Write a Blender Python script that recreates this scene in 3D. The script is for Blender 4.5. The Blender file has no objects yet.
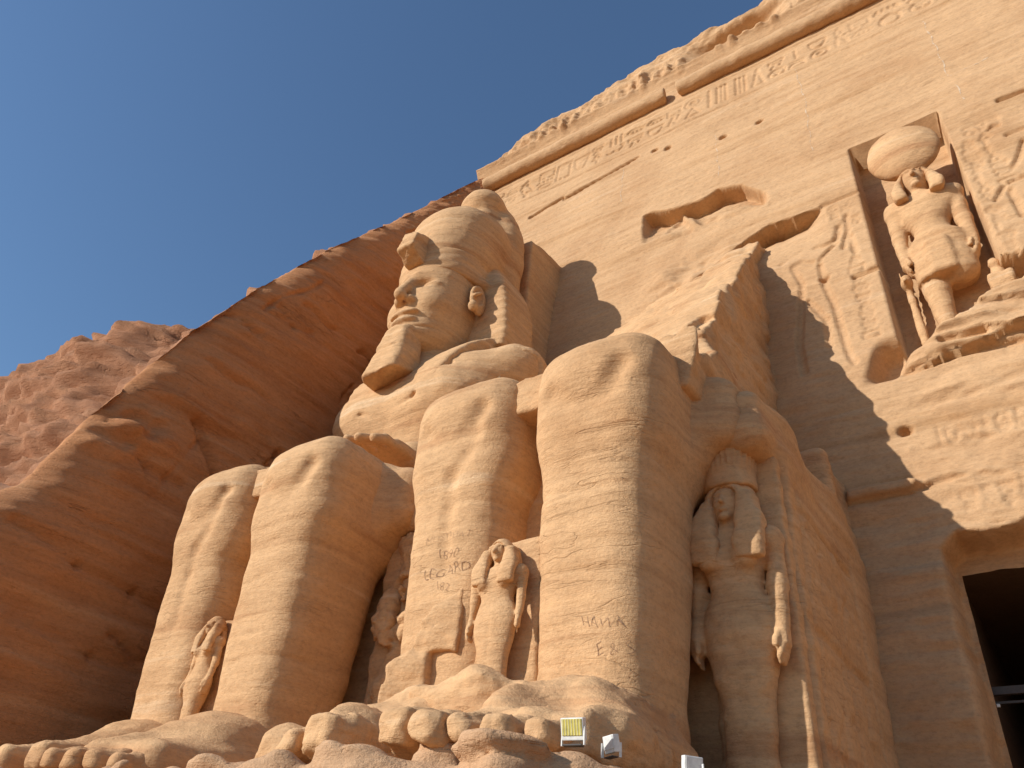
import bpy, math, random
import numpy as np

S = bpy.context.scene
C = S.collection

# ------------------------------------------------------------------ camera
CAM = np.array([-0.612, -15.789, -1.582])
RIGHT = np.array([0.82489589, 0.55958657, 0.08006023])
UP = np.array([0.27858521, -0.52566459, 0.80378294])
FWD = np.array([-0.49187097, 0.64073364, 0.58951111])
from mathutils import Matrix
cd = bpy.data.cameras.new('camera')
cam = bpy.data.objects.new('camera', cd)
C.objects.link(cam)
cam.matrix_world = Matrix((
    (RIGHT[0], UP[0], -FWD[0], CAM[0]),
    (RIGHT[1], UP[1], -FWD[1], CAM[1]),
    (RIGHT[2], UP[2], -FWD[2], CAM[2]),
    (0, 0, 0, 1)))
cd.sensor_width = 36.0
cd.lens = 775.24 / 1024 * 36.0
cd.clip_start = 0.1
cd.clip_end = 5000
S.camera = cam

# ------------------------------------------------------------------ daylight
SUN_TO = np.array([0.67, 1.0, -0.55])        # direction the light travels
SUN_TO = SUN_TO / np.linalg.norm(SUN_TO)
elev = math.asin(-SUN_TO[2])
azim = math.atan2(-SUN_TO[0], -SUN_TO[1])    # clockwise from +Y
w = bpy.data.worlds.new('World')
S.world = w
w.use_nodes = True
nt = w.node_tree
bg = nt.nodes['Background']
sky = nt.nodes.new('ShaderNodeTexSky')
sky.sky_type = 'NISHITA'
sky.sun_disc = False
sky.sun_elevation = elev
sky.sun_rotation = azim
sky.air_density = 1.25
sky.dust_density = 0.3
sky.ozone_density = 5.0
nt.links.new(sky.outputs[0], bg.inputs[0])
bg.inputs[1].default_value = 0.135
sd = bpy.data.lights.new('sun', 'SUN')
sun = bpy.data.objects.new('sun', sd)
C.objects.link(sun)
sd.energy = 4.6
sd.angle = math.radians(0.5)
sd.color = (1.0, 0.985, 0.96)
from mathutils import Vector
sun.rotation_euler = Vector(SUN_TO).to_track_quat('-Z', 'Y').to_euler()
sun.location = (-20, -40, 30)
S.view_settings.view_transform = 'Standard'
S.view_settings.look = 'None'
S.view_settings.exposure = 0.0
S.view_settings.gamma = 1.0
S.render.engine = 'CYCLES'
S.cycles.max_bounces = 6
S.cycles.diffuse_bounces = 4

# ------------------------------------------------------------------ measured points on the facade (x, z in metres)
BIG_CRACK = [(-7.6, 15.36), (-7.4, 15.83), (-7.05, 16.39), (-6.35, 17.08), (-5.48, 17.72), (-4.63, 18.05), (-3.67, 17.98), (-2.99, 17.95)]
BIG_CRACK_TAIL = [(-2.99, 17.95), (-2.14, 17.97), (-1.61, 18.02)]
THIN_CRACKS = [[(-15.07, 25.19), (-13.43, 25.64)], [(-13.31, 25.47), (-11.52, 25.75), (-9.76, 26.06)], [(-2.51, 14.3), (-1.9, 14.32)], [(2.34, 19.72), (2.96, 19.73)], [(-0.93, 10.9), (-0.09, 10.87)], [(-1.91, 10.4), (-0.68, 10.56), (0.6, 10.47)]]
KING_LINES = [[(-4.34, 17.24), (-4.22, 17.48), (-4.05, 17.58), (-3.75, 17.5)], [(-4.22, 17.12), (-4.04, 17.32), (-3.73, 17.33)], [(-4.45, 15.91), (-4.28, 16.06), (-3.93, 16.2), (-3.7, 16.41)], [(-4.3, 16.21), (-3.82, 16.43)], [(-3.43, 16.15), (-3.15, 16.08), (-2.88, 16.11), (-2.75, 16.27), (-2.66, 16.71)], [(-3.33, 15.47), (-3.1, 15.72), (-2.81, 15.97)], [(-2.63, 15.67), (-2.51, 16.13), (-2.42, 16.36), (-2.38, 17.08)], [(-2.4, 16.11), (-2.35, 15.28)], [(-3.36, 15.26), (-3.34, 14.44), (-3.18, 13.51), (-3.13, 12.64), (-3.05, 11.52), (-2.96, 11.13)], [(-4.14, 15.55), (-3.93, 14.75), (-4.01, 14.18), (-4.25, 12.37), (-4.2, 11.26)], [(-3.56, 15.51), (-3.89, 15.7), (-4.11, 15.63)], [(-3.84, 13.96), (-3.45, 13.03), (-3.49, 12.0)], [(1.88, 16.49), (2.06, 16.75), (2.38, 17.46)], [(1.67, 15.93), (2.0, 15.97)], [(1.23, 15.4), (1.51, 15.85)], [(1.78, 18.55), (1.88, 18.63), (1.99, 18.59)], [(2.12, 17.99), (2.52, 18.02)], [(0.74, 15.5), (0.77, 14.59), (0.85, 13.5)], [(1.59, 15.61), (1.6, 14.92), (1.62, 14.48)]]
GLYPH_BOXES = [(-2.56, -2.5, 11.71, 15.0), (-3.29, -2.04, 17.16, 17.63), (0.68, 1.41, 17.5, 18.52), (1.23, 2.21, 17.34, 18.13), (-0.79, -0.36, 6.27, 6.83)]
SCAR = [(-9.22, 21.87), (-9.15, 19.87), (-8.34, 19.57), (-7.01, 19.33), (-5.75, 19.22), (-4.71, 19.17), (-4.74, 19.82), (-5.5, 20.72), (-6.3, 20.91), (-7.38, 20.83)]
HOLE = [(-2.63, 10.42), (-2.34, 11.26), (-1.99, 11.53), (-1.86, 11.3), (-1.79, 11.03), (-2.02, 10.64)]
SHELF = [(-1.79, 11.03), (-1.19, 11.25), (-0.48, 11.7), (0.51, 12.08), (1.01, 12.08), (0.66, 10.7), (-0.68, 10.56), (-1.33, 10.5), (-2.68, 10.24)]
RECESS = [(0.46, 13.25), (1.26, 13.07), (1.02, 12.11), (0.54, 12.21), (0.32, 12.63)]
HOLES = [(-8.33, 25.62), (-5.99, 24.56), (-4.57, 24.53), (-8.92, 25.94), (-3.31, 14.65), (-2.21, 8.7)]
PALE = [[(-2.97, 27.04), (-2.84, 24.54), (-2.95, 21.19)], [(1.47, 26.32), (1.49, 24.29), (1.45, 22.17)], [(1.51, 21.45), (1.57, 20.43)]]

# ------------------------------------------------------------------ materials
def stone(name, dark, mid, pale, band=1.0, bump=0.5, rough=0.93, pits=0.4, scale=1.0):
    m = bpy.data.materials.new(name)
    m.use_nodes = True
    t = m.node_tree
    N, L = t.nodes, t.links
    b = N['Principled BSDF']
    b.inputs['Roughness'].default_value = rough
    b.inputs['Specular IOR Level'].default_value = 0.15
    geo = N.new('ShaderNodeNewGeometry')
    def noise(sc, vec, detail=6, rough_=0.6, dist=0.0):
        n = N.new('ShaderNodeTexNoise')
        n.inputs['Scale'].default_value = sc
        n.inputs['Detail'].default_value = detail
        n.inputs['Roughness'].default_value = rough_
        n.inputs['Distortion'].default_value = dist
        L.new(vec, n.inputs['Vector'])
        return n.outputs['Fac']
    def mapping(s, r=(0, 0, 0)):
        q = N.new('ShaderNodeMapping')
        q.inputs['Scale'].default_value = s
        q.inputs['Rotation'].default_value = r
        L.new(geo.outputs['Position'], q.inputs['Vector'])
        return q.outputs[0]
    def ramp(fac, stops):
        r = N.new('ShaderNodeValToRGB')
        e = r.color_ramp.elements
        while len(e) < len(stops):
            e.new(0.5)
        for i, (p_, c_) in enumerate(stops):
            e[i].position = p_
            e[i].color = (*c_, 1)
        L.new(fac, r.inputs[0])
        return r.outputs[0]
    def mix(kind, f, a, c_):
        q = N.new('ShaderNodeMix')
        q.data_type = 'RGBA'
        q.blend_type = kind
        if isinstance(f, float):
            q.inputs[0].default_value = f
        else:
            L.new(f, q.inputs[0])
        L.new(a, q.inputs[6])
        if isinstance(c_, tuple):
            q.inputs[7].default_value = (*c_, 1)
        else:
            L.new(c_, q.inputs[7])
        return q.outputs[2]
    def mth(op, a, v):
        q = N.new('ShaderNodeMath')
        q.operation = op
        L.new(a, q.inputs[0])
        if isinstance(v, float):
            q.inputs[1].default_value = v
        else:
            L.new(v, q.inputs[1])
        return q.outputs[0]
    lay = noise(1.0, mapping((0.10 * scale, 0.10 * scale, 1.5 * scale), (0.03, 0.05, 0)), 6, 0.62, 0.35)
    col = ramp(lay, [(0.30, dark), (0.46, mid), (0.60, mid), (0.74, pale)])
    thin = noise(1.0, mapping((0.30, 0.30, 4.5), (-0.02, 0.06, 0)), 6, 0.66, 0.6)
    f2 = ramp(thin, [(0.35, (0.84, 0.81, 0.78)), (0.55, (1, 1, 1)), (0.72, (1.10, 1.09, 1.06))])
    col = mix('MULTIPLY', band * 0.75, col, f2)
    blot = noise(0.35, mapping((1, 1, 1)), 6, 0.65)
    f3 = ramp(blot, [(0.3, (0.86, 0.80, 0.75)), (0.52, (1, 1, 1)), (0.75, (1.07, 1.06, 1.04))])
    col = mix('MULTIPLY', 0.9, col, f3)
    grain = noise(9.0, mapping((1, 1, 1.6)), 5, 0.75)
    f4 = ramp(grain, [(0.28, (0.74, 0.72, 0.70)), (0.5, (1, 1, 1)), (0.75, (1.14, 1.13, 1.1))])
    col = mix('MULTIPLY', 0.8, col, f4)
    # hairline bedding cracks
    crk = noise(1.0, mapping((0.30, 0.30, 1.9), (0.04, -0.03, 0)), 4, 0.55, 0.3)
    cabs = N.new('ShaderNodeMath'); cabs.operation = 'ABSOLUTE'
    L.new(mth('SUBTRACT', crk, 0.5), cabs.inputs[0])
    cmk = ramp(noise(0.45, mapping((1, 1, 1)), 3, 0.5), [(0.50, (0, 0, 0)), (0.62, (1, 1, 1))])
    cln = ramp(cabs.outputs[0], [(0.0015, (1, 1, 1)), (0.006, (0, 0, 0))])
    cfac = mth('MULTIPLY', cmk, cln)
    col = mix('MULTIPLY', mth('MULTIPLY', cfac, 0.35), col, (0.50, 0.42, 0.36))
    L.new(col, b.inputs['Base Color'])
    # bump: bedding lines, chisel grain, pits
    h1 = noise(2.2, mapping((0.5, 0.5, 2.4)), 7, 0.68)
    h2 = noise(20.0, mapping((1, 1, 1.3)), 4, 0.7)
    vor = N.new('ShaderNodeTexVoronoi')
    vor.inputs['Scale'].default_value = 5.0
    vor.inputs['Randomness'].default_value = 1.0
    L.new(mapping((1, 1, 1.5)), vor.inputs['Vector'])
    pit = ramp(vor.outputs['Distance'], [(0.05, (0, 0, 0)), (0.22, (1, 1, 1))])
    msk = ramp(noise(0.8, mapping((1, 1, 1)), 3, 0.5), [(0.5, (0, 0, 0)), (0.65, (1, 1, 1))])
    pitm = mth('MULTIPLY', mth('MULTIPLY', mth('SUBTRACT', pit, 1.0), msk), pits * 0.35)
    h = mth('ADD', mth('MULTIPLY', h1, 1.0), mth('MULTIPLY', h2, 0.42))
    h = mth('ADD', h, mth('MULTIPLY', thin, 0.10))
    h = mth('ADD', h, pitm)
    h = mth('SUBTRACT', h, mth('MULTIPLY', cfac, 0.25))
    bp = N.new('ShaderNodeBump')
    bp.inputs['Strength'].default_value = bump
    bp.inputs['Distance'].default_value = 0.11
    L.new(h, bp.inputs['Height'])
    L.new(bp.outputs[0], b.inputs['Normal'])
    return m

def plain(name, col, rough=0.6, metal=0.0):
    m = bpy.data.materials.new(name)
    m.use_nodes = True
    N, L = m.node_tree.nodes, m.node_tree.links
    b = N['Principled BSDF']
    b.inputs['Roughness'].default_value = rough
    b.inputs['Metallic'].default_value = metal
    n = N.new('ShaderNodeTexNoise')
    n.inputs['Scale'].default_value = 18
    n.inputs['Detail'].default_value = 5
    r = N.new('ShaderNodeValToRGB')
    r.color_ramp.elements[0].position = 0.3
    r.color_ramp.elements[1].position = 0.75
    r.color_ramp.elements[0].color = (*[c * 0.8 for c in col], 1)
    r.color_ramp.elements[1].color = (*[min(1, c * 1.1) for c in col], 1)
    g = N.new('ShaderNodeNewGeometry')
    L.new(g.outputs['Position'], n.inputs['Vector'])
    L.new(n.outputs['Fac'], r.inputs[0])
    L.new(r.outputs[0], b.inputs['Base Color'])
    return m

M_STATUE = stone('statue_sandstone', (0.50, 0.255, 0.118), (0.66, 0.40, 0.203), (0.78, 0.555, 0.338), 1.0, 0.55, pits=0.6)
M_FACADE = stone('facade_sandstone', (0.50, 0.288, 0.138), (0.59, 0.36, 0.187), (0.65, 0.43, 0.25), 0.55, 0.45, pits=0.25)
M_CLIFF = stone('cliff_sandstone', (0.49, 0.205, 0.085), (0.58, 0.265, 0.115), (0.64, 0.335, 0.165), 1.0, 0.9, pits=0.8)
M_WEATHERED = stone('weathered_cliff_rock', (0.36, 0.165, 0.085), (0.46, 0.22, 0.115), (0.56, 0.31, 0.18), 0.8, 1.0, pits=0.9)
M_BASE = stone('pedestal_sandstone', (0.48, 0.26, 0.135), (0.61, 0.37, 0.205), (0.70, 0.49, 0.31), 0.8, 0.7, pits=1.0)
M_LETTER_SHADE = stone('letter_shade_stone', (0.34, 0.19, 0.105), (0.38, 0.225, 0.13), (0.42, 0.26, 0.155), 0.3, 0.3)  # darker than the shins: shade of the cut letters painted as colour
M_MORTAR = stone('pale_mortar', (0.56, 0.41, 0.27), (0.62, 0.46, 0.31), (0.66, 0.50, 0.35), 0.3, 0.3)
M_SAND = stone('desert_sand', (0.30, 0.155, 0.07), (0.35, 0.18, 0.085), (0.38, 0.21, 0.105), 0.2, 0.5)
M_DARK = stone('chamber_shade_stone', (0.10, 0.06, 0.035), (0.13, 0.08, 0.05), (0.16, 0.10, 0.06), 0.3, 0.3)  # near-black of the unlit passage put into the stone colour
M_WHITE = plain('white_enamel', (0.78, 0.76, 0.70), 0.5)
M_YELLOW = plain('yellow_lens', (0.66, 0.56, 0.14), 0.25)
M_STRIPE = plain('pale_lens_rib', (0.72, 0.66, 0.35), 0.3)
M_STEEL = plain('dull_steel', (0.07, 0.058, 0.05), 0.7, 0.0)

# ------------------------------------------------------------------ objects
def tag(o, label, cat, group=None, kind=None):
    o['label'] = label
    o['category'] = cat
    if group:
        o['group'] = group
    if kind:
        o['kind'] = kind
    return o

def empty(name, loc):
    o = bpy.data.objects.new(name, None)
    o.empty_display_size = 0.3
    C.objects.link(o)
    o.location = loc
    return o

def world_loc(o):
    v = np.zeros(3)
    while o is not None:
        v += np.array(o.location)
        o = o.parent
    return v

def mesh_obj(name, V, Q, mat, parent=None, smooth=True):
    V = np.asarray(V, np.float64)
    if parent is not None:
        V = V - world_loc(parent)
    me = bpy.data.meshes.new(name)
    Q = np.asarray(Q, np.int32)
    n, k = Q.shape
    me.vertices.add(len(V))
    me.vertices.foreach_set('co', V.astype(np.float32).ravel())
    me.loops.add(n * k)
    me.loops.foreach_set('vertex_index', Q.ravel())
    me.polygons.add(n)
    me.polygons.foreach_set('loop_start', np.arange(0, n * k, k, dtype=np.int32))
    me.polygons.foreach_set('use_smooth', np.full(n, smooth))
    me.update(calc_edges=True)
    me.validate()
    me.materials.append(mat)
    o = bpy.data.objects.new(name, me)
    C.objects.link(o)
    if parent is not None:
        o.parent = parent
    return o

# ------------------------------------------------------------------ value noise on grids
def wmat(xs, s):
    t = (xs - xs[0]) / s
    i = np.floor(t).astype(int)
    f = t - i
    f = f * f * (3 - 2 * f)
    W = np.zeros((len(xs), i.max() + 2))
    r = np.arange(len(xs))
    W[r, i] = 1 - f
    W[r, i + 1] = f
    return W.astype(np.float32)

def noise3(xs, ys, zs, s, seed):
    A, B, D = wmat(xs, s[0]), wmat(ys, s[1]), wmat(zs, s[2])
    g = np.random.default_rng(seed).random((A.shape[1], B.shape[1], D.shape[1]), dtype=np.float32) * 2 - 1
    g = np.tensordot(A, g, (1, 0))
    g = np.tensordot(g, B, (1, 1))          # a, k, b
    return np.tensordot(g, D, (1, 1))       # a, b, c

def noise2(xs, zs, sx, sz, seed, octv=1):
    out = 0
    a = 1.0
    for o in range(octv):
        A, D = wmat(xs, sx), wmat(zs, sz)
        g = np.random.default_rng(seed + o).random((A.shape[1], D.shape[1])) * 2 - 1
        out = out + a * (A @ g @ D.T)
        a *= 0.5; sx *= 0.5; sz *= 0.5
    return out

# ------------------------------------------------------------------ distance-field carving
def smin(a, b, k):
    h = np.maximum(k - np.abs(a - b), 0) / k
    return np.minimum(a, b) - h * h * k * 0.25

def smax(a, b, k):
    return -smin(-a, -b, k)

def ss(a, b, x):
    t = np.clip((x - a) / (b - a), 0, 1)
    return t * t * (3 - 2 * t)

def ell(P, c, r):
    x, y, z = P
    dx, dy, dz = x - c[0], y - c[1], z - c[2]
    k0 = np.sqrt((dx / r[0]) ** 2 + (dy / r[1]) ** 2 + (dz / r[2]) ** 2)
    k1 = np.sqrt((dx / r[0] ** 2) ** 2 + (dy / r[1] ** 2) ** 2 + (dz / r[2] ** 2) ** 2)
    return k0 * (k0 - 1) / np.maximum(k1, 1e-6)

def cap(P, a, b, ra, rb=None):
    if rb is None:
        rb = ra
    x, y, z = P
    a = np.array(a, float); b = np.array(b, float)
    d = b - a
    t = np.clip(((x - a[0]) * d[0] + (y - a[1]) * d[1] + (z - a[2]) * d[2]) / (d @ d), 0, 1)
    return np.sqrt((x - a[0] - t * d[0]) ** 2 + (y - a[1] - t * d[1]) ** 2 + (z - a[2] - t * d[2]) ** 2) - (ra + (rb - ra) * t)

def box(P, c, h, r=0.1, rx=0.0, rz=0.0, ry=0.0):
    x, y, z = P
    dx, dy, dz = x - c[0], y - c[1], z - c[2]
    if rz:
        cs, sn = math.cos(rz), math.sin(rz)
        dx, dy = dx * cs + dy * sn, -dx * sn + dy * cs
    if rx:
        cs, sn = math.cos(rx), math.sin(rx)
        dy, dz = dy * cs + dz * sn, -dy * sn + dz * cs
    if ry:
        cs, sn = math.cos(ry), math.sin(ry)
        dx, dz = dx * cs + dz * sn, -dx * sn + dz * cs
    qx, qy, qz = np.abs(dx) - h[0] + r, np.abs(dy) - h[1] + r, np.abs(dz) - h[2] + r
    return (np.sqrt(np.maximum(qx, 0) ** 2 + np.maximum(qy, 0) ** 2 + np.maximum(qz, 0) ** 2)
            + np.minimum(np.maximum(np.maximum(qx, qy), qz), 0) - r)

def loft(P, zs, cx, cy, a, b, n=2.5, k=0.15):
    """stack of superellipse sections along z"""
    x, y, z = P
    zf = z.ravel()
    def it(v):
        if np.isscalar(v):
            return np.full_like(z, v, dtype=np.float64)
        v = np.asarray(v, float)
        # cubic hermite through the stations
        zz = np.asarray(zs, float)
        m = np.gradient(v, zz)
        q = np.clip(zf, zz[0], zz[-1])
        i = np.clip(np.searchsorted(zz, q, side='right') - 1, 0, len(zz) - 2)
        hh = zz[i + 1] - zz[i]
        t = (q - zz[i]) / hh
        out = ((2 * t ** 3 - 3 * t ** 2 + 1) * v[i] + (t ** 3 - 2 * t ** 2 + t) * hh * m[i]
               + (-2 * t ** 3 + 3 * t ** 2) * v[i + 1] + (t ** 3 - t ** 2) * hh * m[i + 1])
        return out.reshape(z.shape)
    CX, CY, A, B, NN = it(cx), it(cy), it(a), it(b), it(n)
    ux, uy = np.abs(x - CX) / A + 1e-9, np.abs(y - CY) / B + 1e-9
    f = (ux ** NN + uy ** NN) ** (1 / NN)
    g = np.sqrt((ux / A) ** 2 + (uy / B) ** 2)
    d = (f - 1) * np.sqrt(ux ** 2 + uy ** 2) / np.maximum(g, 1e-6)
    return smax(d, np.maximum(zs[0] - z, z - zs[-1]), k)

def nets(D, lo, h):
    nx, ny, nz = D.shape
    s = D < 0
    acc = np.zeros((4, (nx - 1) * (ny - 1) * (nz - 1)), np.float32)
    quads = []
    cs = np.array([(ny - 1) * (nz - 1), nz - 1, 1])
    for ax in range(3):
        sl0 = [slice(None)] * 3; sl1 = [slice(None)] * 3
        sl0[ax] = slice(0, -1); sl1[ax] = slice(1, None)
        cr = s[tuple(sl0)] != s[tuple(sl1)]
        idx = np.argwhere(cr)
        i2 = idx.copy(); i2[:, ax] += 1
        d0 = D[idx[:, 0], idx[:, 1], idx[:, 2]]
        d1 = D[i2[:, 0], i2[:, 1], i2[:, 2]]
        t = d0 / (d0 - d1)
        p = idx.astype(np.float32); p[:, ax] += t
        u, v = (ax + 1) % 3, (ax + 2) % 3
        ok = (idx[:, u] > 0) & (idx[:, v] > 0) & (idx[:, u] < D.shape[u] - 1) & (idx[:, v] < D.shape[v] - 1)
        idx, p, d0 = idx[ok], p[ok], d0[ok]
        base = idx @ cs
        c4 = [base - cs[u] - cs[v], base - cs[v], base, base - cs[u]]
        for c in c4:
            for q in range(3):
                acc[q] += np.bincount(c, p[:, q], acc.shape[1]).astype(np.float32)
            acc[3] += np.bincount(c, minlength=acc.shape[1]).astype(np.float32)
        q4 = np.stack(c4, 1)
        flip = d0 > 0
        q4[flip] = q4[flip][:, ::-1]
        quads.append(q4)
    Q = np.concatenate(quads)
    used = np.flatnonzero(acc[3])
    remap = np.full(acc.shape[1], -1, np.int64)
    remap[used] = np.arange(len(used))
    V = (acc[:3, used] / acc[3, used]).T * h + np.array(lo)
    return V, remap[Q]

OFF = [np.zeros(3)]

def carve(name, f, lo, hi, h, mat, parent=None, er=0.035, es=0.7, st=0.015, seed=1, rdg=0.0):
    xs = np.arange(lo[0], hi[0] + h, h); ys = np.arange(lo[1], hi[1] + h, h); zs = np.arange(lo[2], hi[2] + h, h)
    P = (xs[:, None, None], ys[None, :, None], zs[None, None, :])
    D = np.array(np.broadcast_to(f(P), (len(xs), len(ys), len(zs))), np.float32)
    if er:
        D += er * noise3(xs, ys, zs, (es, es, es * 0.8), seed)
        D += er * 0.5 * noise3(xs, ys, zs, (es * 0.4, es * 0.4, es * 0.3), seed + 11)
        D += er * 0.3 * noise3(xs, ys, zs, (es * 0.18, es * 0.18, es * 0.13), seed + 21)
    if rdg:
        D -= rdg * np.abs(noise3(xs, ys, zs, (es, es, es * 0.55), seed + 51))
        D -= rdg * 0.5 * np.abs(noise3(xs, ys, zs, (es * 0.45, es * 0.45, es * 0.25), seed + 61))
        D += rdg * 0.45
    if st:
        D += st * noise3(xs, ys, zs, (3.0, 3.0, 0.22), seed + 31)
    D[0] = D[-1] = h; D[:, 0] = D[:, -1] = h; D[:, :, 0] = D[:, :, -1] = h
    V, Q = nets(D, lo, h)
    return mesh_obj(name, V + OFF[0], Q, mat, parent)

def box_mesh(lo, hi):
    x0, y0, z0 = lo; x1, y1, z1 = hi
    V = [(x0, y0, z0), (x1, y0, z0), (x1, y1, z0), (x0, y1, z0), (x0, y0, z1), (x1, y0, z1), (x1, y1, z1), (x0, y1, z1)]
    Q = [(0, 3, 2, 1), (4, 5, 6, 7), (0, 1, 5, 4), (1, 2, 6, 5), (2, 3, 7, 6), (3, 0, 4, 7)]
    return V, Q

C1, C2 = -13.86, -6.91
WALLX = -18.2
BAT = 0.125          # backward lean of the facade

# ------------------------------------------------------------------ drawing on height maps
def seg_carve(H, xs, zs, pts, w, depth, taper=False):
    for (a, b) in zip(pts[:-1], pts[1:]):
        x0, x1 = min(a[0], b[0]) - w, max(a[0], b[0]) + w
        z0, z1 = min(a[1], b[1]) - w, max(a[1], b[1]) + w
        i0, i1 = np.searchsorted(xs, [x0, x1]); j0, j1 = np.searchsorted(zs, [z0, z1])
        if i1 <= i0 or j1 <= j0:
            continue
        X = xs[i0:i1, None]; Z = zs[None, j0:j1]
        d = np.array(b) - np.array(a); L2 = d @ d + 1e-9
        t = np.clip(((X - a[0]) * d[0] + (Z - a[1]) * d[1]) / L2, 0, 1)
        r = np.hypot(X - a[0] - t * d[0], Z - a[1] - t * d[1])
        H[i0:i1, j0:j1] = np.maximum(H[i0:i1, j0:j1], depth * (1 - ss(w * 0.45, w, r)))

def arc(cx, cz, rx, rz, a0, a1, n=12):
    return [(cx + rx * math.cos(math.radians(a0 + (a1 - a0) * i / n)), cz + rz * math.sin(math.radians(a0 + (a1 - a0) * i / n))) for i in range(n + 1)]

GLYPHS = [
    (0.30, [[(0.5, 0.05), (0.5, 0.6)], [(0.5, 0.6), (0.15, 0.7), (0.3, 0.95), (0.6, 0.98), (0.5, 0.6)]]),                 # reed leaf
    (0.80, [[(0, .75), (.12, .9), (.25, .72), (.38, .9), (.5, .72), (.62, .9), (.75, .72), (.88, .9), (1, .75)],
            arc(.5, .25, .4, .25, 0, 360, 16)]),                                                                          # water over disc
    (0.70, [arc(.5, .5, .45, .42, 0, 360, 20), arc(.5, .5, .12, .12, 0, 360, 8)]),                                        # sun disc
    (0.85, [[(.05, .55), (.25, .85), (.4, .95), (.5, .85), (.45, .7), (.7, .5), (.95, .15), (.6, .25), (.35, .25), (.2, .45)],
            [(.45, .25), (.45, .02), (.6, .02)], [(.55, .25), (.58, .02)], [(.25, .85), (.1, .8)]]),                      # bird
    (0.70, [[(.05, .1), (.05, .9), (.95, .9), (.95, .1)], [(.05, .1), (.35, .1)], [(.65, .1), (.95, .1)]]),               # house
    (0.75, [arc(.5, .8, .45, .7, 180, 360, 14), [(.05, .8), (.95, .8)]]),                                                 # basket
    (0.45, [arc(.5, .78, .2, .2, 0, 360, 12), [(.5, .58), (.5, .02)], [(.15, .5), (.85, .5)]]),                           # looped cross
    (0.60, [arc(.55, .82, .16, .16, 0, 360, 10), [(.5, .66), (.3, .4), (.3, .1), (.9, .1), (.75, .35), (.55, .6)], [(.55, .5), (.9, .55)]]),   # seated figure
    (0.25, [[(.5, .05), (.5, .95)]]),
    (0.55, [[(.2, .05), (.2, .95)], [(.5, .05), (.5, .95)], [(.8, .05), (.8, .95)]]),                                     # strokes
    (0.90, [[(0, .5), (.25, .75), (.5, .8), (.8, .7), (1, .5), (.7, .35), (.4, .32), (.15, .4), (0, .5)], arc(.5, .55, .13, .16, 0, 360, 10)]),   # eye
    (0.85, [[(.02, .4), (.2, .3), (.4, .45), (.6, .3), (.85, .45), (.95, .8), (.8, .85)]]),                               # snake
    (0.60, [arc(.5, .5, .45, .48, 0, 360, 18), [(.5, .2), (.5, .5)], arc(.5, .68, .15, .13, 0, 360, 8), [(.25, .2), (.75, .2)]]),   # ringed name
    (0.55, [arc(.5, .15, .45, .5, 0, 180, 10), [(.05, .15), (.95, .15)], [(.1, .85), (.9, .85)]]),                         # loaf
    (0.50, [[(.1, .05), (.9, .05), (.5, .95), (.1, .05)]]),
    (0.70, [[(.1, .9), (.9, .9), (.9, .6), (.1, .6), (.1, .9)], [(.2, .1), (.4, .45), (.6, .1), (.8, .45)]]),
]

def glyphs(H, xs, zs, x0, x1, z0, z1, w, depth, seed, vertical=False):
    rng = random.Random(seed)
    if not vertical:
        h = z1 - z0
        x = x0
        while x < x1 - 0.2 * h:
            gw, pl = rng.choice(GLYPHS)
            gw *= h * 0.72
            if x + gw > x1:
                break
            dk = depth * rng.uniform(0.45, 1.1)
            if rng.random() < 0.5:
                gw = h * rng.uniform(0.42, 0.6)
                for zo in (0.0, 0.52):
                    pl = rng.choice(GLYPHS)[1]
                    for p_ in pl:
                        seg_carve(H, xs, zs, [(x + a * gw, z0 + (zo + b * 0.46) * h) for a, b in p_], w * 0.85, dk)
            else:
                for p_ in pl:
                    seg_carve(H, xs, zs, [(x + a * gw, z0 + b * h) for a, b in p_], w, dk)
            x += gw + h * rng.uniform(0.06, 0.16)
    else:
        ww = x1 - x0
        z = z1
        while z > z0 + 0.3 * ww:
            gw, pl = rng.choice(GLYPHS)
            hh = ww * rng.uniform(0.6, 0.9)
            for p_ in pl:
                seg_carve(H, xs, zs, [(x0 + a * ww * min(1, gw + .3), z - hh + b * hh) for a, b in p_], w, depth)
            z -= hh + ww * 0.2

# ================================================================== THE SETTING
# ground sheet
n = 81
gx = np.sign(np.linspace(-1, 1, n)) * np.abs(np.linspace(-1, 1, n)) ** 3 * 900
GX, GY = np.meshgrid(gx, gx, indexing='ij')
GZ = -3.2 + 0.05 * np.sin(GX * 0.7) * np.cos(GY * 0.55) * (np.abs(GX) < 60)
I = np.arange(n * n).reshape(n, n)
Q = np.stack([I[:-1, :-1], I[1:, :-1], I[1:, 1:], I[:-1, 1:]], -1).reshape(-1, 4)
g = mesh_obj('ground', np.stack([GX, GY, GZ], -1).reshape(-1, 3), Q, M_SAND)
g['kind'] = 'structure'

# terrace before the doorway
tv, tq = box_mesh((-3.6, -7.5, -3.4), (3.2, 0.6, -0.35))
t_ = mesh_obj('terrace', tv, tq, M_BASE, smooth=False)
t_['kind'] = 'structure'

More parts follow.
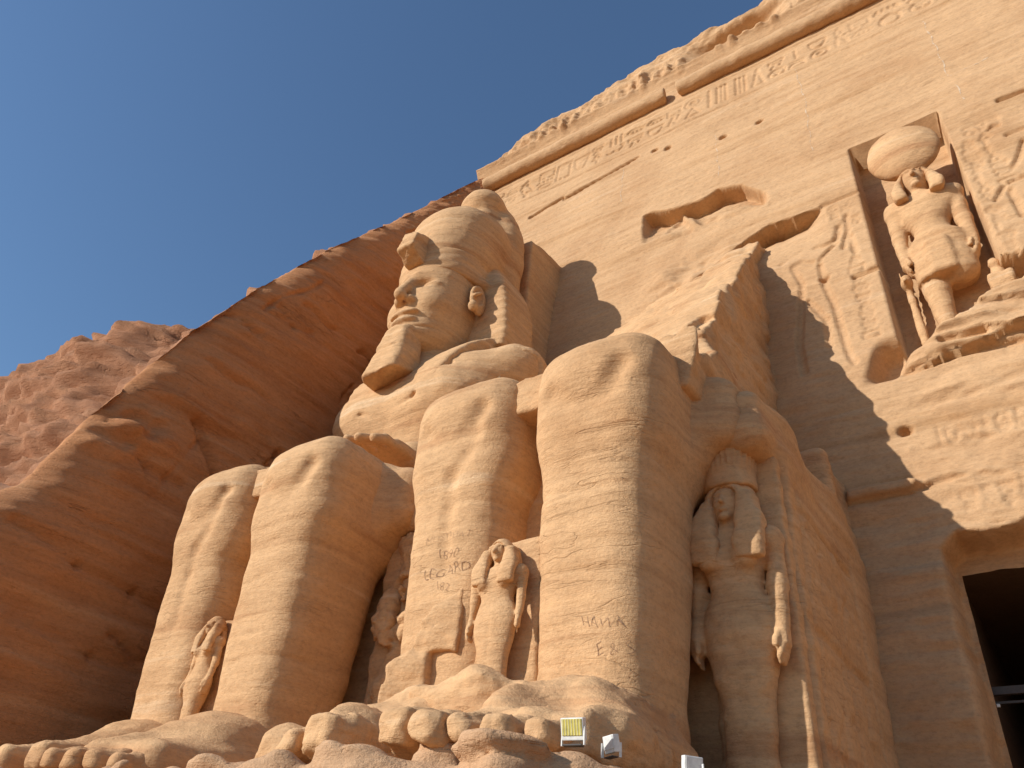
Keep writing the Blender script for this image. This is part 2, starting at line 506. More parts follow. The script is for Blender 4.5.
# ------------------------------------------------------------------ cliff: natural slope + the smoothed side wall cut into it
prof = np.array([(-12.6, -3.6), (-11.6, 0.5), (-10.9, 3.4), (-10.27, 5.38), (-9.66, 5.98), (-9.05, 8.04), (-7.55, 11.9), (-6.15, 14.67), (-3.75, 18.9),
                 (-0.9, 23.3), (2.0, 28.2), (4.3, 31.9), (6.2, 34.2), (14.0, 43.0), (40.0, 60.0)])
seg = np.r_[0, np.cumsum(np.hypot(*np.diff(prof, axis=0).T))]
sl = np.r_[np.arange(0, 47, 0.11), np.arange(47, seg[-1], 1.5)]
py = np.interp(sl, seg, prof[:, 0]); pz = np.interp(sl, seg, prof[:, 1])
dist = np.r_[np.arange(0, 9, 0.13), 9 + np.cumsum(np.linspace(0.2, 2.5, 40))][::-1]   # leftwards from the ridge
fr = np.linspace(0, 1, 230)[1:]
ns, na, nb = len(sl), len(dist), len(fr)
# slope part
XA = WALLX - dist[:, None] + 0 * pz[None]
YA = py[None] + 0 * XA
ZA = pz[None] + 0 * XA
lx = ss(0.9, 4.5, dist)[:, None]
lump = np.exp(-((pz - 11.8) / 2.9) ** 2)[None] * lx * 1.25 + np.exp(-((pz - 6.0) / 1.6) ** 2)[None] * ss(2.5, 6, dist)[:, None] * 0.9
lump = lump + ss(6, 18, dist)[:, None] * 0.6 * ss(2, 9, pz)[None] * (1 - ss(13, 18, pz))[None]
dd = dist[::-1]
n1 = noise2(dd, sl, 3.2, 1.1, 5, 4)[::-1]
n2 = noise2(dd, sl, 1.6, 0.32, 15, 3)[::-1]
n3 = noise2(dd, sl, 0.5, 0.5, 25, 2)[::-1]
led = np.floor((sl[None] * 1.0 + 0.9 * n1) / 1.35)
led = ((sl[None] + 0.9 * n1) / 1.35 - led)
ridge_keep = ss(0.0, 0.5, dist)[:, None] * 0.95 + 0.05
disp = lump + ridge_keep * (0.30 * n1 + 0.26 * (0.4 - 2.0 * np.abs(n2)) + 0.10 * n3 + 0.42 * (np.clip(led * 3, 0, 1) - led * 0.8) * ss(0.6, 3, dist)[:, None])
disp = disp - 0.35 * np.exp(-((dist[:, None] - 0.9) / 0.6) ** 2) * ss(4, 7, pz)[None] * (1 - ss(12, 15, pz))[None]
disp = disp - ss(12.5, 16, pz)[None] * np.minimum(dist, 12)[:, None] * 0.40 - 0.25 * ss(0.4, 1.6, dist)[:, None]
YA = YA - disp * 0.85
ZA = ZA + disp * 0.45
# wall part
yend = np.maximum(BAT * pz + 0.6, py + 0.05)
YB = py[None] + (yend - py)[None] * fr[:, None]
ZB = pz[None] + 0 * YB
tt = fr * 12.0
m1 = noise2(tt, sl, 4.0, 1.2, 35, 4)
m2 = noise2(tt, sl, 2.5, 0.22, 45, 3)
m3 = noise2(tt, sl, 0.7, 0.4, 47, 2)
lenw = (yend - py)[None]
back = fr[:, None] * lenw                                       # metres from the ridge
amp = 0.10 + 0.06 * np.exp(-back / 0.8)
XB = WALLX + amp * m1 + 0.05 * m2 + 0.025 * m3
bev = 0.45 + 0.35 * ss(-0.6, 0.6, m1)
XB = XB - bev * np.exp(-back / 0.50)
XA = XA - bev[:1]
# broken knob and crumbled patch on the edge, cracks running across the wall
knob = np.exp(-((back - 0.9) / 0.9) ** 2 - ((ZB - 8.0) / 0.85) ** 2)
XB = XB + knob * (0.10 * m1 + 0.30 * m3)
for (c0, pts) in ((0.22, [(-6.6, 9.3), (-5.6, 8.1), (-4.9, 8.2), (-4.2, 8.9), (-3.9, 9.7), (-3.4, 9.6), (-2.9, 10.3)]),
                  (0.15, [(-8.6, 8.2), (-7.4, 7.4), (-6.4, 7.4)]),
                  (0.14, [(-9.6, 5.0), (-8.0, 4.6), (-6.5, 4.5), (-4.5, 4.1)]),
                  (0.12, [(-5.2, 14.6), (-4.6, 14.2), (-3.9, 14.4)]), (0.10, [(-8.8, 3.2), (-6.9, 2.9), (-5.0, 2.9)])):
    for a, b in zip(pts[:-1], pts[1:]):
        d = np.array(b) - np.array(a)
        t = np.clip(((YB - a[0]) * d[0] + (ZB - a[1]) * d[1]) / (d @ d), 0, 1)
        r = np.hypot(YB - a[0] - t * d[0], ZB - a[1] - t * d[1])
        XB = XB - c0 * np.exp(-(r / 0.09) ** 2)
rgc = random.Random(4)
for _ in range(34):
    y0, z0 = rgc.uniform(-9.5, 1.5), rgc.uniform(1.0, 24.0)
    ln, sl_ = rgc.uniform(0.8, 4.0), rgc.choice([rgc.uniform(-0.12, 0.12), rgc.uniform(-0.12, 0.12), rgc.uniform(1.0, 3.0)])
    dy = ln / math.hypot(1, sl_); dz = dy * sl_
    t = np.clip(((YB - y0) * dy + (ZB - z0) * dz) / (dy * dy + dz * dz), 0, 1)
    r = np.hypot(YB - y0 - t * dy, ZB - z0 - t * dz + 0.10 * np.sin(t * 9 + z0))
    XB = XB - rgc.uniform(0.10, 0.20) * np.exp(-(r / 0.075) ** 2) * ss(0, 0.15, t) * (1 - ss(0.8, 1, t))
    if rgc.random() < 0.5:                                   # a thin slab has come away under the crack
        XB = XB - 0.05 * ss(0, 0.05, z0 + t * dz - ZB) * np.exp(-np.maximum(z0 + t * dz - ZB, 0) / 0.5) * np.exp(-((t - .5) / .35) ** 4) * (r < 1.2)
XX = np.concatenate([XA, XB]); YY = np.concatenate([YA, YB]); ZZ = np.concatenate([ZA, ZB])
nu = na + nb
I = np.arange(nu * ns).reshape(nu, ns)
Q = np.stack([I[:-1, :-1], I[1:, :-1], I[1:, 1:], I[:-1, 1:]], -1).reshape(-1, 4)
cl = mesh_obj('cliff', np.stack([XX, YY, ZZ], -1).reshape(-1, 3), Q, M_CLIFF)
cl.data.materials.append(M_WEATHERED)
mi = np.zeros(len(Q), np.int32)
mi[:(na - 1) * (ns - 1)] = 1
cl.data.polygons.foreach_set('material_index', mi)
cl['kind'] = 'structure'

# ------------------------------------------------------------------ the facade wall
facade = tag(empty('temple_facade', (-0.55, 0.0, -0.35)),
             'tall smooth sandstone temple front with carved frieze, niche and dark doorway behind the seated colossi', 'facade')
NX0, NX1, NZ0, NZ1 = -1.87, 0.78, 11.2, 20.45
DX0, DX1, DZ1 = -2.08, 0.98, 5.62

def facade_mesh(x0, x1, step, full, seed):
    xs = np.arange(x0, x1 + step * 0.5, step)
    zs = np.arange(-3.3, 38.0, step)
    X, Z = xs[:, None], zs[None, :]
    H = 0.05 * noise2(xs, zs, 3.0, 1.6, seed, 3) + 0.016 * noise2(xs, zs, 2.2, 0.18, seed + 9, 3) + 0.012 * noise2(xs, zs, 0.25, 0.16, seed + 19, 2)
    cv = np.zeros_like(H)
    low = 1 - ss(9.5, 11.5, Z)
    H = H + low * (0.05 * noise2(xs, zs, 1.4, 0.35, seed + 29, 4))
    # frieze of picture writing
    if full:
        glyphs(cv, xs, zs, -17.7, x1, 27.2, 28.7, 0.095, 0.075, 7)
        seg_carve(cv, xs, zs, [(-18.2, 26.85), (x1, 26.85)], 0.08, 0.04)
        seg_carve(cv, xs, zs, [(-18.2, 29.0), (x1, 29.0)], 0.08, 0.04)
        for l in THIN_CRACKS:
            seg_carve(cv, xs, zs, l, 0.13, 0.16)
        for l in KING_LINES:
            seg_carve(cv, xs, zs, l, 0.12, 0.10)
        seg_carve(cv, xs, zs, BIG_CRACK_TAIL, 0.09, 0.08)
        for (bx0, bx1, bz0, bz1), sd_, vert in ((( -2.62, -2.22, 11.9, 15.1), 3, True), ((-3.25, -2.05, 17.15, 17.75), 5, False), ((-2.7, -2.05, 16.45, 16.95), 6, False),
                                               ((0.95, 1.35, 15.6, 18.4), 8, True), ((1.45, 1.85, 15.9, 18.5), 9, True), ((1.2, 2.4, 18.6, 19.1), 10, False),
                                               ((-1.6, 0.9, 8.1, 8.6), 13, False), ((-1.5, 1.4, 6.3, 6.9), 12, False), ((0.9, 1.3, 13.2, 15.2), 14, True)):
            glyphs(cv, xs, zs, bx0, bx1, bz0, bz1, 0.065, 0.05, sd_, vert)
        for (hx, hz) in HOLES:
            cv = np.maximum(cv, 0.25 * (1 - ss(0.06, 0.16, np.hypot((X - hx) * 0.8, Z - hz))))
        # long overhanging fracture: the stone below it has split away
        bx = np.array([p_[0] for p_ in BIG_CRACK]); bz = np.array([p_[1] for p_ in BIG_CRACK])
        zc = np.interp(xs, bx, bz) + 0.05 * noise2(xs, zs[:2], 1.1, 1.0, 77, 2)[:, 0]
        dpt = np.interp(xs, [-7.7, -7.2, -6.2, -5.0, -4.4, -3.6, -2.95], [0, 0.45, 0.7, 0.85, 0.95, 0.7, 0], left=0, right=0)
        v = zc[:, None] - Z
        cv = np.maximum(cv, (dpt[:, None] * np.exp(-np.maximum(v, 0) / 0.75)) * ss(-0.03, 0.04, v))
        # spalled scar
        px_, pz_ = np.array([p_[0] for p_ in SCAR]), np.array([p_[1] for p_ in SCAR])
        top = np.interp(xs, [-9.25, -8.6, -7.4, -6.9, -6.3, -5.5, -4.7], [21.5, 21.25, 21.1, 21.05, 21.25, 20.9, 19.9])
        bot = np.interp(xs, [-9.25, -8.4, -7.0, -5.8, -4.7], [19.8, 19.55, 19.4, 19.3, 19.2])
        wob = 0.12 * noise2(xs, zs, 1.3, 1.3, 91, 2)
        inside = ss(-0.05, 0.12, (top[:, None] - Z) + wob) * ss(-9.3, -9.12, X + 0 * Z + 0.4 * wob) * (1 - ss(-4.9, -4.6, X + wob))
        dep = 0.75 * np.clip((Z - bot[:, None]) / (top - bot)[:, None], 0, 1) + 0.10 * noise2(xs, zs, 0.9, 0.45, 95, 5) * (Z > bot[:, None] - .2)
        rib = np.exp(-((X + 7.35 + 0.45 * (Z - 20.0)) / 0.14) ** 2) * 0.30 + np.exp(-((X + 8.35 - 0.25 * (Z - 20.0)) / 0.10) ** 2) * 0.12
        cv = np.maximum(cv, np.clip(dep - rib, 0, 1) * inside)
        # rough patches above the broken colossus
        H = H + 0.22 * np.exp(-((X + 7.3) / 1.7) ** 2 - ((Z - 16.6) / 1.5) ** 2) * (0.6 + noise2(xs, zs, 1.2, 0.9, 101, 4))
        # hole at the niche foot, split shelf and hollow
        hm = np.exp(-(((X + 2.2 - 0.35 * (Z - 10.9)) / 0.36) ** 4 + ((Z - 10.95) / 0.52) ** 4))
        cv = np.maximum(cv, 0.75 * hm)
        zsh = np.interp(xs, [-2.7, -1.8, -1.3, -0.5, 0.5, 1.0, 3.5], [10.3, 11.0, 11.2, 11.7, 12.1, 12.15, 12.5]) + 0.10 * noise2(xs, zs[:2], 0.6, 1, 111, 3)[:, 0]
        zlo = np.interp(xs, [-2.7, -1.3, -0.7, 0.7, 3.5], [10.2, 10.45, 10.55, 10.75, 11.0]) + 0.06 * noise2(xs, zs[:2], 1.4, 1, 113, 3)[:, 0]
        shel = ss(0.0, 0.05, zsh[:, None] - Z) * ss(-0.01, 0.04, Z - zlo[:, None]) * ss(-1.9, -1.0, X)
        H = H + shel * (0.42 + 0.13 * noise2(xs, zs, 1.6, 0.30, 115, 4)) * (0.86 + 0.14 * np.tanh(9 * np.sin(Z * 7.5 + 1.2 * X + 1.5 * noise2(xs, zs, 1.2, 1.2, 116, 2))))
        rc = ss(0.35, 0.85, X) * ss(-0.05, 0.15, (13.15 - Z) + 0.25 * noise2(xs, zs, 0.5, 0.5, 117, 3)) * ss(0.0, 0.2, Z - zsh[:, None])
        cv = np.maximum(cv, 0.95 * rc)
        # niche
        inn = ss(-0.01, 0.04, X - NX0) * ss(-0.01, 0.04, NX1 - X) * ss(-0.01, 0.04, NZ1 - Z) * ss(-0.02, 0.15, Z - (zsh[:, None] - 0.2))
        cv = np.maximum(cv, 1.05 * inn)
        # weathered string course over the door bay
        H = H + 0.26 * ss(-3.75, -3.6, X) * (1 - ss(-2.45, -2.05, X + 0.3 * noise2(xs, zs, .3, .3, 121, 2))) * ss(7.02, 7.10, Z) * (1 - ss(7.28, 7.42, Z))
        er_ = ss(-2.6, -2.0, X) * (0.03 + 0.10 * noise2(xs, zs, 0.45, 0.14, 123, 3)) * np.exp(-((Z - 7.22) / 0.16) ** 2)
        H = H + er_
        H = H + low * ss(-2.2, -1.2, X) * 0.05 * noise2(xs, zs, 0.8, 0.3, 125, 3)
        # doorway recess with a broken lintel edge
        wl = 0.09 * noise2(xs, zs[:2], 1.3, 1, 127, 4)[:, 0] + np.interp(xs, [-2.1, -1.75, -1.2, 0.2, 1.0], [-0.05, 0.25, 0.22, 0.45, 0.5])
        dr = ss(-0.03, 0.06, X - DX0 - 0.04 * noise2(xs, zs, 0.4, 0.4, 129, 2)) * ss(-0.03, 0.05, DX1 - X) * ss(-0.04, 0.1, DZ1 + wl[:, None] - Z)
        cv = np.maximum(cv, 1.0 * dr)
        H = H + 0.07 * ss(-3.7, -3.6, X) * (1 - ss(-2.2, -2.1, X)) * ss(4.75, 4.82, 4.82 + (5.2 - Z) * 0.5)
    # cavetto with its worn row of animals and the broken skyline
    ztop = 33.1 - 1.5 * (1 - ss(-18.6, -16.0, xs)) + 0.30 * noise2(xs, zs[:2], 2.6, 1, seed + 40, 3)[:, 0] + 0.45 * ss(-16, -9, xs)
    cz = np.clip((Z - 30.3) / 1.4, 0, 1)
    H = H + 0.55 * cz ** 2
    up = ss(31.5, 31.7, Z)
    rough = noise2(xs, zs, 0.8, 0.6, seed + 50, 4)
    H = H + up * (0.13 * rough - 0.22)
    if full:
        for bxx in np.arange(-17.6, x1, 0.62):
            hgt = 0.9 + 0.25 * math.sin(bxx * 7.1)
            keep = max(0.0, min(1.0, 0.75 + 0.6 * math.sin(bxx * 1.3 + 1.0)))
            H = H + 0.20 * keep * np.exp(-((X - bxx) / 0.17) ** 4 - ((Z - 31.95) / (0.55 * hgt)) ** 4) * (1 + 0.5 * rough)
        # chunk fallen from the cornice
        H = H - 0.9 * np.exp(-((X + 5.2) / 1.9) ** 4 - ((Z - 32.5) / 0.62) ** 4) * (1 + 0.3 * rough)
    else:
        pass
    H = H - np.maximum(Z - ztop[:, None], 0) * 1.05
    D = H - cv
    Y = BAT * Z - D
    V = np.stack([X + 0 * Y, Y, Z + 0 * Y], -1).reshape(-1, 3)
    nxx, nzz = Y.shape
    I = np.arange(nxx * nzz).reshape(nxx, nzz)
    hole = np.zeros((nxx - 1, nzz - 1), bool)
    if full:
        xc = (xs[:-1] + xs[1:]) / 2; zc_ = (zs[:-1] + zs[1:]) / 2
        hole = ((xc > DX0 + 0.14) & (xc < DX1 - 0.14))[:, None] & (zc_ < DZ1 - 0.22)[None]
    Q = np.stack([I[:-1, :-1], I[1:, :-1], I[1:, 1:], I[:-1, 1:]], -1)[~hole].reshape(-1, 4)
    return V, Q, xs, zs, Y

V, Q, FX, FZ, FY = facade_mesh(-19.2, 5.6, 0.048, True, 200)
wall_ = mesh_obj('wall', V, Q, M_FACADE, facade)
# pale mortar left in the saw cuts of the rebuilt blocks
rgm = random.Random(12)
for l in PALE + [[(-6.3, 24.9), (-6.22, 22.0)], [(-10.4, 25.6), (-10.35, 23.1)], [(1.5, 22.1), (2.6, 22.2)]]:
    mv, mq = [], []
    for a, b in zip(l[:-1], l[1:]):
        d = np.array(b) - np.array(a); L_ = np.hypot(*d); d = d / L_; nn = np.array([-d[1], d[0]])
        m_ = max(3, int(L_ / 0.07))
        i0 = len(mv)
        for i in range(m_ + 1):
            c = np.array(a) + d * L_ * i / m_ + nn * 0.03 * math.sin(L_ * i / m_ * 6)
            wd = max(0.002, rgm.uniform(-0.012, 0.026))
            for sg in (-1, 1):
                x_, z_ = c + nn * wd * sg
                ii, kk = int(round((x_ - FX[0]) / 0.048)), int(round((z_ - FZ[0]) / 0.048))
                mv.append((x_, FY[ii, kk] - 0.010, z_))
        for i in range(m_):
            mq.append((i0 + 2 * i, i0 + 2 * i + 1, i0 + 2 * i + 3, i0 + 2 * i + 2))
    mesh_obj('mortar_line', mv, mq, M_MORTAR, facade)
V, Q = facade_mesh(5.6, 18.2, 0.20, False, 300)[:2]
mesh_obj('wall_wing', V, Q, M_FACADE, facade)

def torus_bar(x0, x1, seed):
    zt = 29.75
    def f(P):
        x, y, z = P
        d = np.hypot(y - (BAT * zt - 0.18), z - zt) - 0.40
        return smax(d + 0 * x, np.maximum(x0 - x, x - x1) + 0.25 * (y - BAT * zt) + 0 * z, 0.06)
    return carve('torus_moulding', f, (x0 - .1, 2.9, 29.1), (x1 + .1, 4.3, 30.4), 0.06, M_FACADE, facade, 0.035, 0.8, 0, seed)
torus_bar(-18.3, -8.45, 61)
torus_bar(-7.75, 18.0, 62)

# door: chamber behind, beam with a small lamp
vz = BAT * 5 + 1.1
Vc = []; Qc = []
def add_quad(a, b, c, d):
    i = len(Vc); Vc.extend([a, b, c, d]); Qc.append((i, i + 1, i + 2, i + 3))
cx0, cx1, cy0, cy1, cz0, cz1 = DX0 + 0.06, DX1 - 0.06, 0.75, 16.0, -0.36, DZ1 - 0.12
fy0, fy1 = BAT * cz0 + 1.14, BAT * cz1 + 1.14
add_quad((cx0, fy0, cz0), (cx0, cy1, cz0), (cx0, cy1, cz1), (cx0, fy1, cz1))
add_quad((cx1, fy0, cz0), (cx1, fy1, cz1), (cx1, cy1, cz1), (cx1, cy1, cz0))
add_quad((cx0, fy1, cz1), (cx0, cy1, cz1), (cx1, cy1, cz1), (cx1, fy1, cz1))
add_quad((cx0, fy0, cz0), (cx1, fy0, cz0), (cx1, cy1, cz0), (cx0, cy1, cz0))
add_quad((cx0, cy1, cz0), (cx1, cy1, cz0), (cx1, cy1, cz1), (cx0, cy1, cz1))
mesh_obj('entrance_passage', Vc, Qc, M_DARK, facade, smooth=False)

# ================================================================== THE COLOSSI
def groove(P, D, pts, r, k=0.06):
    for a, b in zip(pts[:-1], pts[1:]):
        D = smax(D, -cap(P, a, b, r), k)
    return D

def make_leg(root, Cx, s, seed, kind):
    cx = Cx + (1.20 if s > 0 else -1.46)
    zs = [0, 0.5, 1.0, 2.2, 3.8, 5.3, 6.2, 6.86]
    if kind == 'broken':
        a = [0.94, 0.91, 0.88, 0.92, 0.97, 1.0, 1.06, 1.02]
    else:
        a = [0.90, 0.88, 0.86, 0.93, 1.0, 1.03, 1.07, 1.03]
    b = [0.90, 0.90, 0.92, 1.04, 1.15, 1.20, 1.22, 1.20]
    fr_ = [-7.02, -6.98, -6.95, -7.0, -7.08, -7.14, -7.25, -7.12]
    cy = [f + bb for f, bb in zip(fr_, b)]
    lean = [cx + q for q in ((-0.12, -0.12, -0.14, -0.15, -0.12, -0.05, 0.0, 0.0) if s > 0 else (0.06, 0.05, 0.02, -0.05, -0.06, -0.04, 0, 0))]
    def f(P):
        x, y, z = P
        D = loft(P, zs, lean, cy, a, b, [3.4, 3.4, 3.5, 3.6, 3.7, 3.7, 3.4, 3.0], 0.9)
        D = smin(D, box(P, (cx - 0.02 * s, -4.1, 5.75), (1.06, 3.0, 1.10), 0.48), 0.45)
        # shin ridge flattening and kneecap
        D = smin(D, ell(P, (cx - 0.06, -7.0, 6.10), (0.70, 0.36, 0.55)), 0.16)
        kx = cx - 0.05
        hook = [(kx - 0.60, -7.30, 5.75), (kx - 0.30, -7.42, 5.42), (kx + 0.15, -7.45, 5.38), (kx + 0.50, -7.36, 5.62), (kx + 0.68, -7.26, 6.0)]
        D = groove(P, D, hook, 0.09, 0.22)
        if s < 0:
            D = groove(P, D, [(kx + 0.55, -7.32, 5.5), (kx + 0.40, -7.30, 5.1), (kx + 0.10, -7.22, 4.75), (kx + 0.06, -7.16, 4.2), (kx + 0.12, -7.1, 3.2)], 0.07, 0.18)
        # bedding cracks that run round the leg
        rr = random.Random(seed)
        for zc, amp in [(rr.uniform(4.0, 4.4), 0.022), (rr.uniform(2.6, 3.0), 0.022), (rr.uniform(1.6, 1.9), 0.015), (rr.uniform(5.0, 5.3), 0.012)]:
            D = D + amp * np.exp(-((z - zc + 0.06 * np.sin(x * 2.1 + seed) - 0.03 * x * s) / 0.05) ** 2) * ss(-0.4, 0.3, np.sin(x * 1.7 + y * 1.1 + seed * 2.0))
        return D
    return carve('leg', f, (cx - 1.5, -7.8, 0.0), (cx + 1.5, -1.0, 7.25), 0.052, M_STATUE, root, 0.017, 0.55, 0.006, seed)

def make_foot(root, Cx, s, seed, toes=(0, 1, 2, 3, 4), worn=False):
    cx = Cx + (1.22 if s > 0 else -1.40)
    inner = -s            # the big toe is on the inner side
    def f(P):
        x, y, z = P
        D = cap(P, (cx, -6.1, 0.40), (cx, -7.1, 0.42), 0.95, 0.80)
        D = smin(D, cap(P, (cx + inner * 0.25, -7.0, 0.60), (cx + inner * 0.45, -8.8, 0.08), 0.66, 0.42), 0.5)
        D = smin(D, cap(P, (cx - inner * 0.3, -7.0, 0.38), (cx - inner * 0.60, -8.6, 0.02), 0.60, 0.38), 0.5)
        D = smin(D, box(P, (cx, -7.8, 0.18), (1.06, 1.05, 0.30), 0.18), 0.3)
        # ankle line
        D = groove(P, D, [(cx + s * 1.05, -6.6, 1.25), (cx + s * 0.7, -7.5, 1.15), (cx, -7.9, 1.12), (cx - s * 0.7, -7.7, 1.15)], 0.05, 0.1)
        if worn:
            D = D + 0.10 * np.sin(x * 3.1 + y * 2.0) * np.sin(z * 4 + x * 2) * ss(-7.0, -8.0, y)
        return smax(D, -z - 0.02, 0.05)
    ft = carve('foot', f, (cx - 1.5, -9.4, -0.1), (cx + 1.5, -4.9, 1.9), 0.055, M_STATUE, root, 0.04 if not worn else 0.09, 0.6, 0.02, seed)
    xs_ = [0.78, 0.33, -0.04, -0.40, -0.75]
    rad = [0.22, 0.175, 0.17, 0.165, 0.16]
    tip = [-9.62, -9.66, -9.56, -9.44, -9.30]
    for i in toes:
        tx = cx + inner * xs_[i]
        rr = rad[i]
        def tf(P, tx=tx, rr=rr, tp=tip[i], i=i):
            x, y, z = P
            D = cap(P, (tx - inner * 0.05, tp + 1.15, rr + 0.04), (tx, tp + 0.45, rr - 0.01), rr * 1.0, rr * 1.02)
            D = smin(D, box(P, (tx, tp + 0.32, rr - 0.06), (rr * 1.02, 0.34, rr), 0.13), 0.14)
            # nail
            D = groove(P, D, [(tx - rr * 0.6, tp + 0.06, rr * 1.6), (tx - rr * 0.62, tp + 0.36, rr * 1.95), (tx + rr * 0.62, tp + 0.36, rr * 1.95), (tx + rr * 0.6, tp + 0.06, rr * 1.6)], 0.022, 0.03)
            return smax(D, -z - 0.02, 0.04)
        carve('toe', tf, (tx - 0.5, tip[i] - 0.2, -0.1), (tx + 0.5, tip[i] + 1.6, 0.9), 0.035, M_STATUE, ft, 0.03 if not worn else 0.05, 0.35, 0.01, seed + i)
    return ft

def make_throne(root, Cx, seed, side_carving):
    rng = random.Random(seed)
    lines = []
    for yy in (-4.55, -4.05, -0.9):
        lines.append([(yy, 0.4), (yy + 0.05, 5.0)])
    lines += [[(-4.0, 4.6), (-1.0, 4.6)], [(-4.0, 2.6), (-1.0, 2.6)], [(-2.5, 0.3), (-2.45, 4.6)], [(-2.5, 3.2), (-3.2, 3.9), (-3.4, 3.3)], [(-2.4, 3.2), (-1.7, 3.9), (-1.5, 3.2)],
              [(-3.3, 0.6), (-3.1, 1.6), (-3.4, 2.2)], [(-1.7, 0.6), (-1.8, 1.6), (-1.5, 2.2)], [(-3.7, 1.0), (-3.1, 1.6)], [(-1.2, 1.0), (-1.8, 1.6)]]
    for _ in range(26):
        a = (rng.uniform(-4.5, -0.8), rng.uniform(0.5, 5.0))
        lines.append([a, (a[0] + rng.uniform(-.2, .2), a[1] + rng.uniform(-.3, .3))])
    def f(P):
        x, y, z = P
        D = box(P, (Cx, -1.85, 2.7), (3.38, 2.70, 2.85), 0.14)
        D = smin(D, box(P, (Cx, -2.20, 5.85), (3.34, 3.15, 0.62), 0.30), 0.25)
        D = smin(D, box(P, (Cx, 0.15, 6.6), (3.24, 0.85, 1.05), 0.14), 0.10)
        D = D + ss(5.2, 6.8, z) * 0.10 * np.sin(y * 2.3 + 1.0)
        if side_carving:
            Y2, Z2 = y[0], z[0]                                   # (ny,1),(1,nz)
            Hm = np.zeros((y.shape[1], z.shape[2]))
            for l in lines:
                seg_carve(Hm, y.ravel(), z.ravel(), l, 0.09, 0.05)
            D = D + Hm[None] * ss(Cx + 3.0, Cx + 3.2, x)
            D = D + 0.02 * np.exp(-((z - 3.9 - 0.25 * np.sin(y * 1.3)) / 0.04) ** 2) * ss(Cx + 3.0, Cx + 3.2, x)
        return D
    return carve('throne', f, (Cx - 3.6, -5.8, -0.02), (Cx + 3.6, 1.1, 8.0), 0.062, M_STATUE, root, 0.05, 1.1, 0.012, seed)

def make_lap(root, Cx, seed):
    def f(P):
        x, y, z = P
        D = None
        for s in (-1, 1):
            d = box(P, (Cx + s * 1.26, -3.4, 5.75), (1.05, 2.65, 1.05), 0.40)
            D = d if D is None else smin(D, d, 0.25)
        # outer flank of the seat running into the throne side
        D = smin(D, box(P, (Cx, -3.0, 5.95), (3.0, 2.6, 0.70), 0.35), 0.55)
        return D
    return carve('lap', f, (Cx - 3.3, -7.2, 4.3), (Cx + 3.3, -0.2, 7.4), 0.06, M_STATUE, root, 0.05, 1.2, 0.01, seed)

def make_apron(root, Cx, seed):
    def f(P):
        x, y, z = P
        D = box(P, (Cx, -6.55, 6.28), (0.62, 0.35, 0.40), 0.06, rx=0.0)
        return smax(D, (z - 6.62) + 0.12 * (y + 6.9), 0.04)
    return carve('kilt_apron', f, (Cx - 0.8, -7.1, 5.7), (Cx + 0.8, -6.0, 6.9), 0.04, M_STATUE, root, 0.025, 0.5, 0.01, seed)

def make_back_slab(root, Cx, seed):
    """carved wall seen between the two shins"""
    rng = random.Random(seed)
    gl = np.zeros((200, 500)); gx_ = np.linspace(-0.6, 0.6, 200); gz_ = np.linspace(0.3, 5.9, 500)
    glyphs(gl, gx_, gz_, -0.38, 0.38, 0.6, 5.6, 0.055, 0.06, seed, True)
    def f(P):
        x, y, z = P
        i = np.clip(np.round((x.ravel() - Cx + 0.6) / 1.2 * 199).astype(int), 0, 199)
        k = np.clip(np.round((z.ravel() - 0.3) / 5.6 * 499).astype(int), 0, 499)
        D = box(P, (Cx, -5.5, 3.1), (0.75, 0.55, 3.1), 0.05)
        return D + gl[i][:, k][:, None, :] * (1 - ss(-5.8, -5.6, y))
    return carve('carved_slab', f, (Cx - 0.65, -6.2, 0), (Cx + 0.65, -4.9, 6.3), 0.04, M_STATUE, root, 0.03, 0.5, 0.02, seed)

def make_wedge(root, Cx, seed):
    pf = np.array([(-6.2, 6.9), (-5.4, 7.1), (-4.65, 7.95), (-4.0, 8.8), (-2.55, 10.95), (-0.80, 13.3), (0.5, 15.15), (1.95, 17.0), (3.0, 17.6)])
    def f(P):
        x, y, z = P
        top = np.interp(y.ravel(), pf[:, 0], pf[:, 1]).reshape(y.shape)
        led = 0.10 * np.sin(y * 3.1 + x * 0.9) + 0.07 * np.sin(y * 7.3 - x * 2.2)
        fall = 0.55 * np.maximum(Cx + 1.2 - x, 0) ** 1.15 * 0.5
        d1 = (z - top + fall - led) * 0.62
        xr = Cx + 1.86 + 0.70 * (1 - ss(6.8, 10, z)) + 0.04 * np.sin(z * 1.9)
        D = smax(d1, x - xr, 0.06)
        D = smax(D, (Cx - 3.2) - x, 0.2)
        # chunks broken out of the edge
        D = smax(D, -box(P, (Cx + 2.0, -3.45, 10.05), (0.7, 0.85, 0.32), 0.05, rx=0.9, rz=-0.25), 0.05)
        D = smax(D, -box(P, (Cx + 2.3, -3.2, 8.8), (0.45, 0.5, 0.9), 0.05, rx=0.5), 0.05)
        D = smax(D, -box(P, (Cx + 1.1, -4.6, 8.9), (1.2, 0.35, 0.45), 0.05, rx=0.8, rz=0.15), 0.05)
        return D
    return carve('broken_torso', f, (Cx - 3.0, -6.2, 6.0), (Cx + 3.0, 2.6, 17.6), 0.058, M_STATUE, root, 0.07, 0.8, 0.03, seed, 0.10)

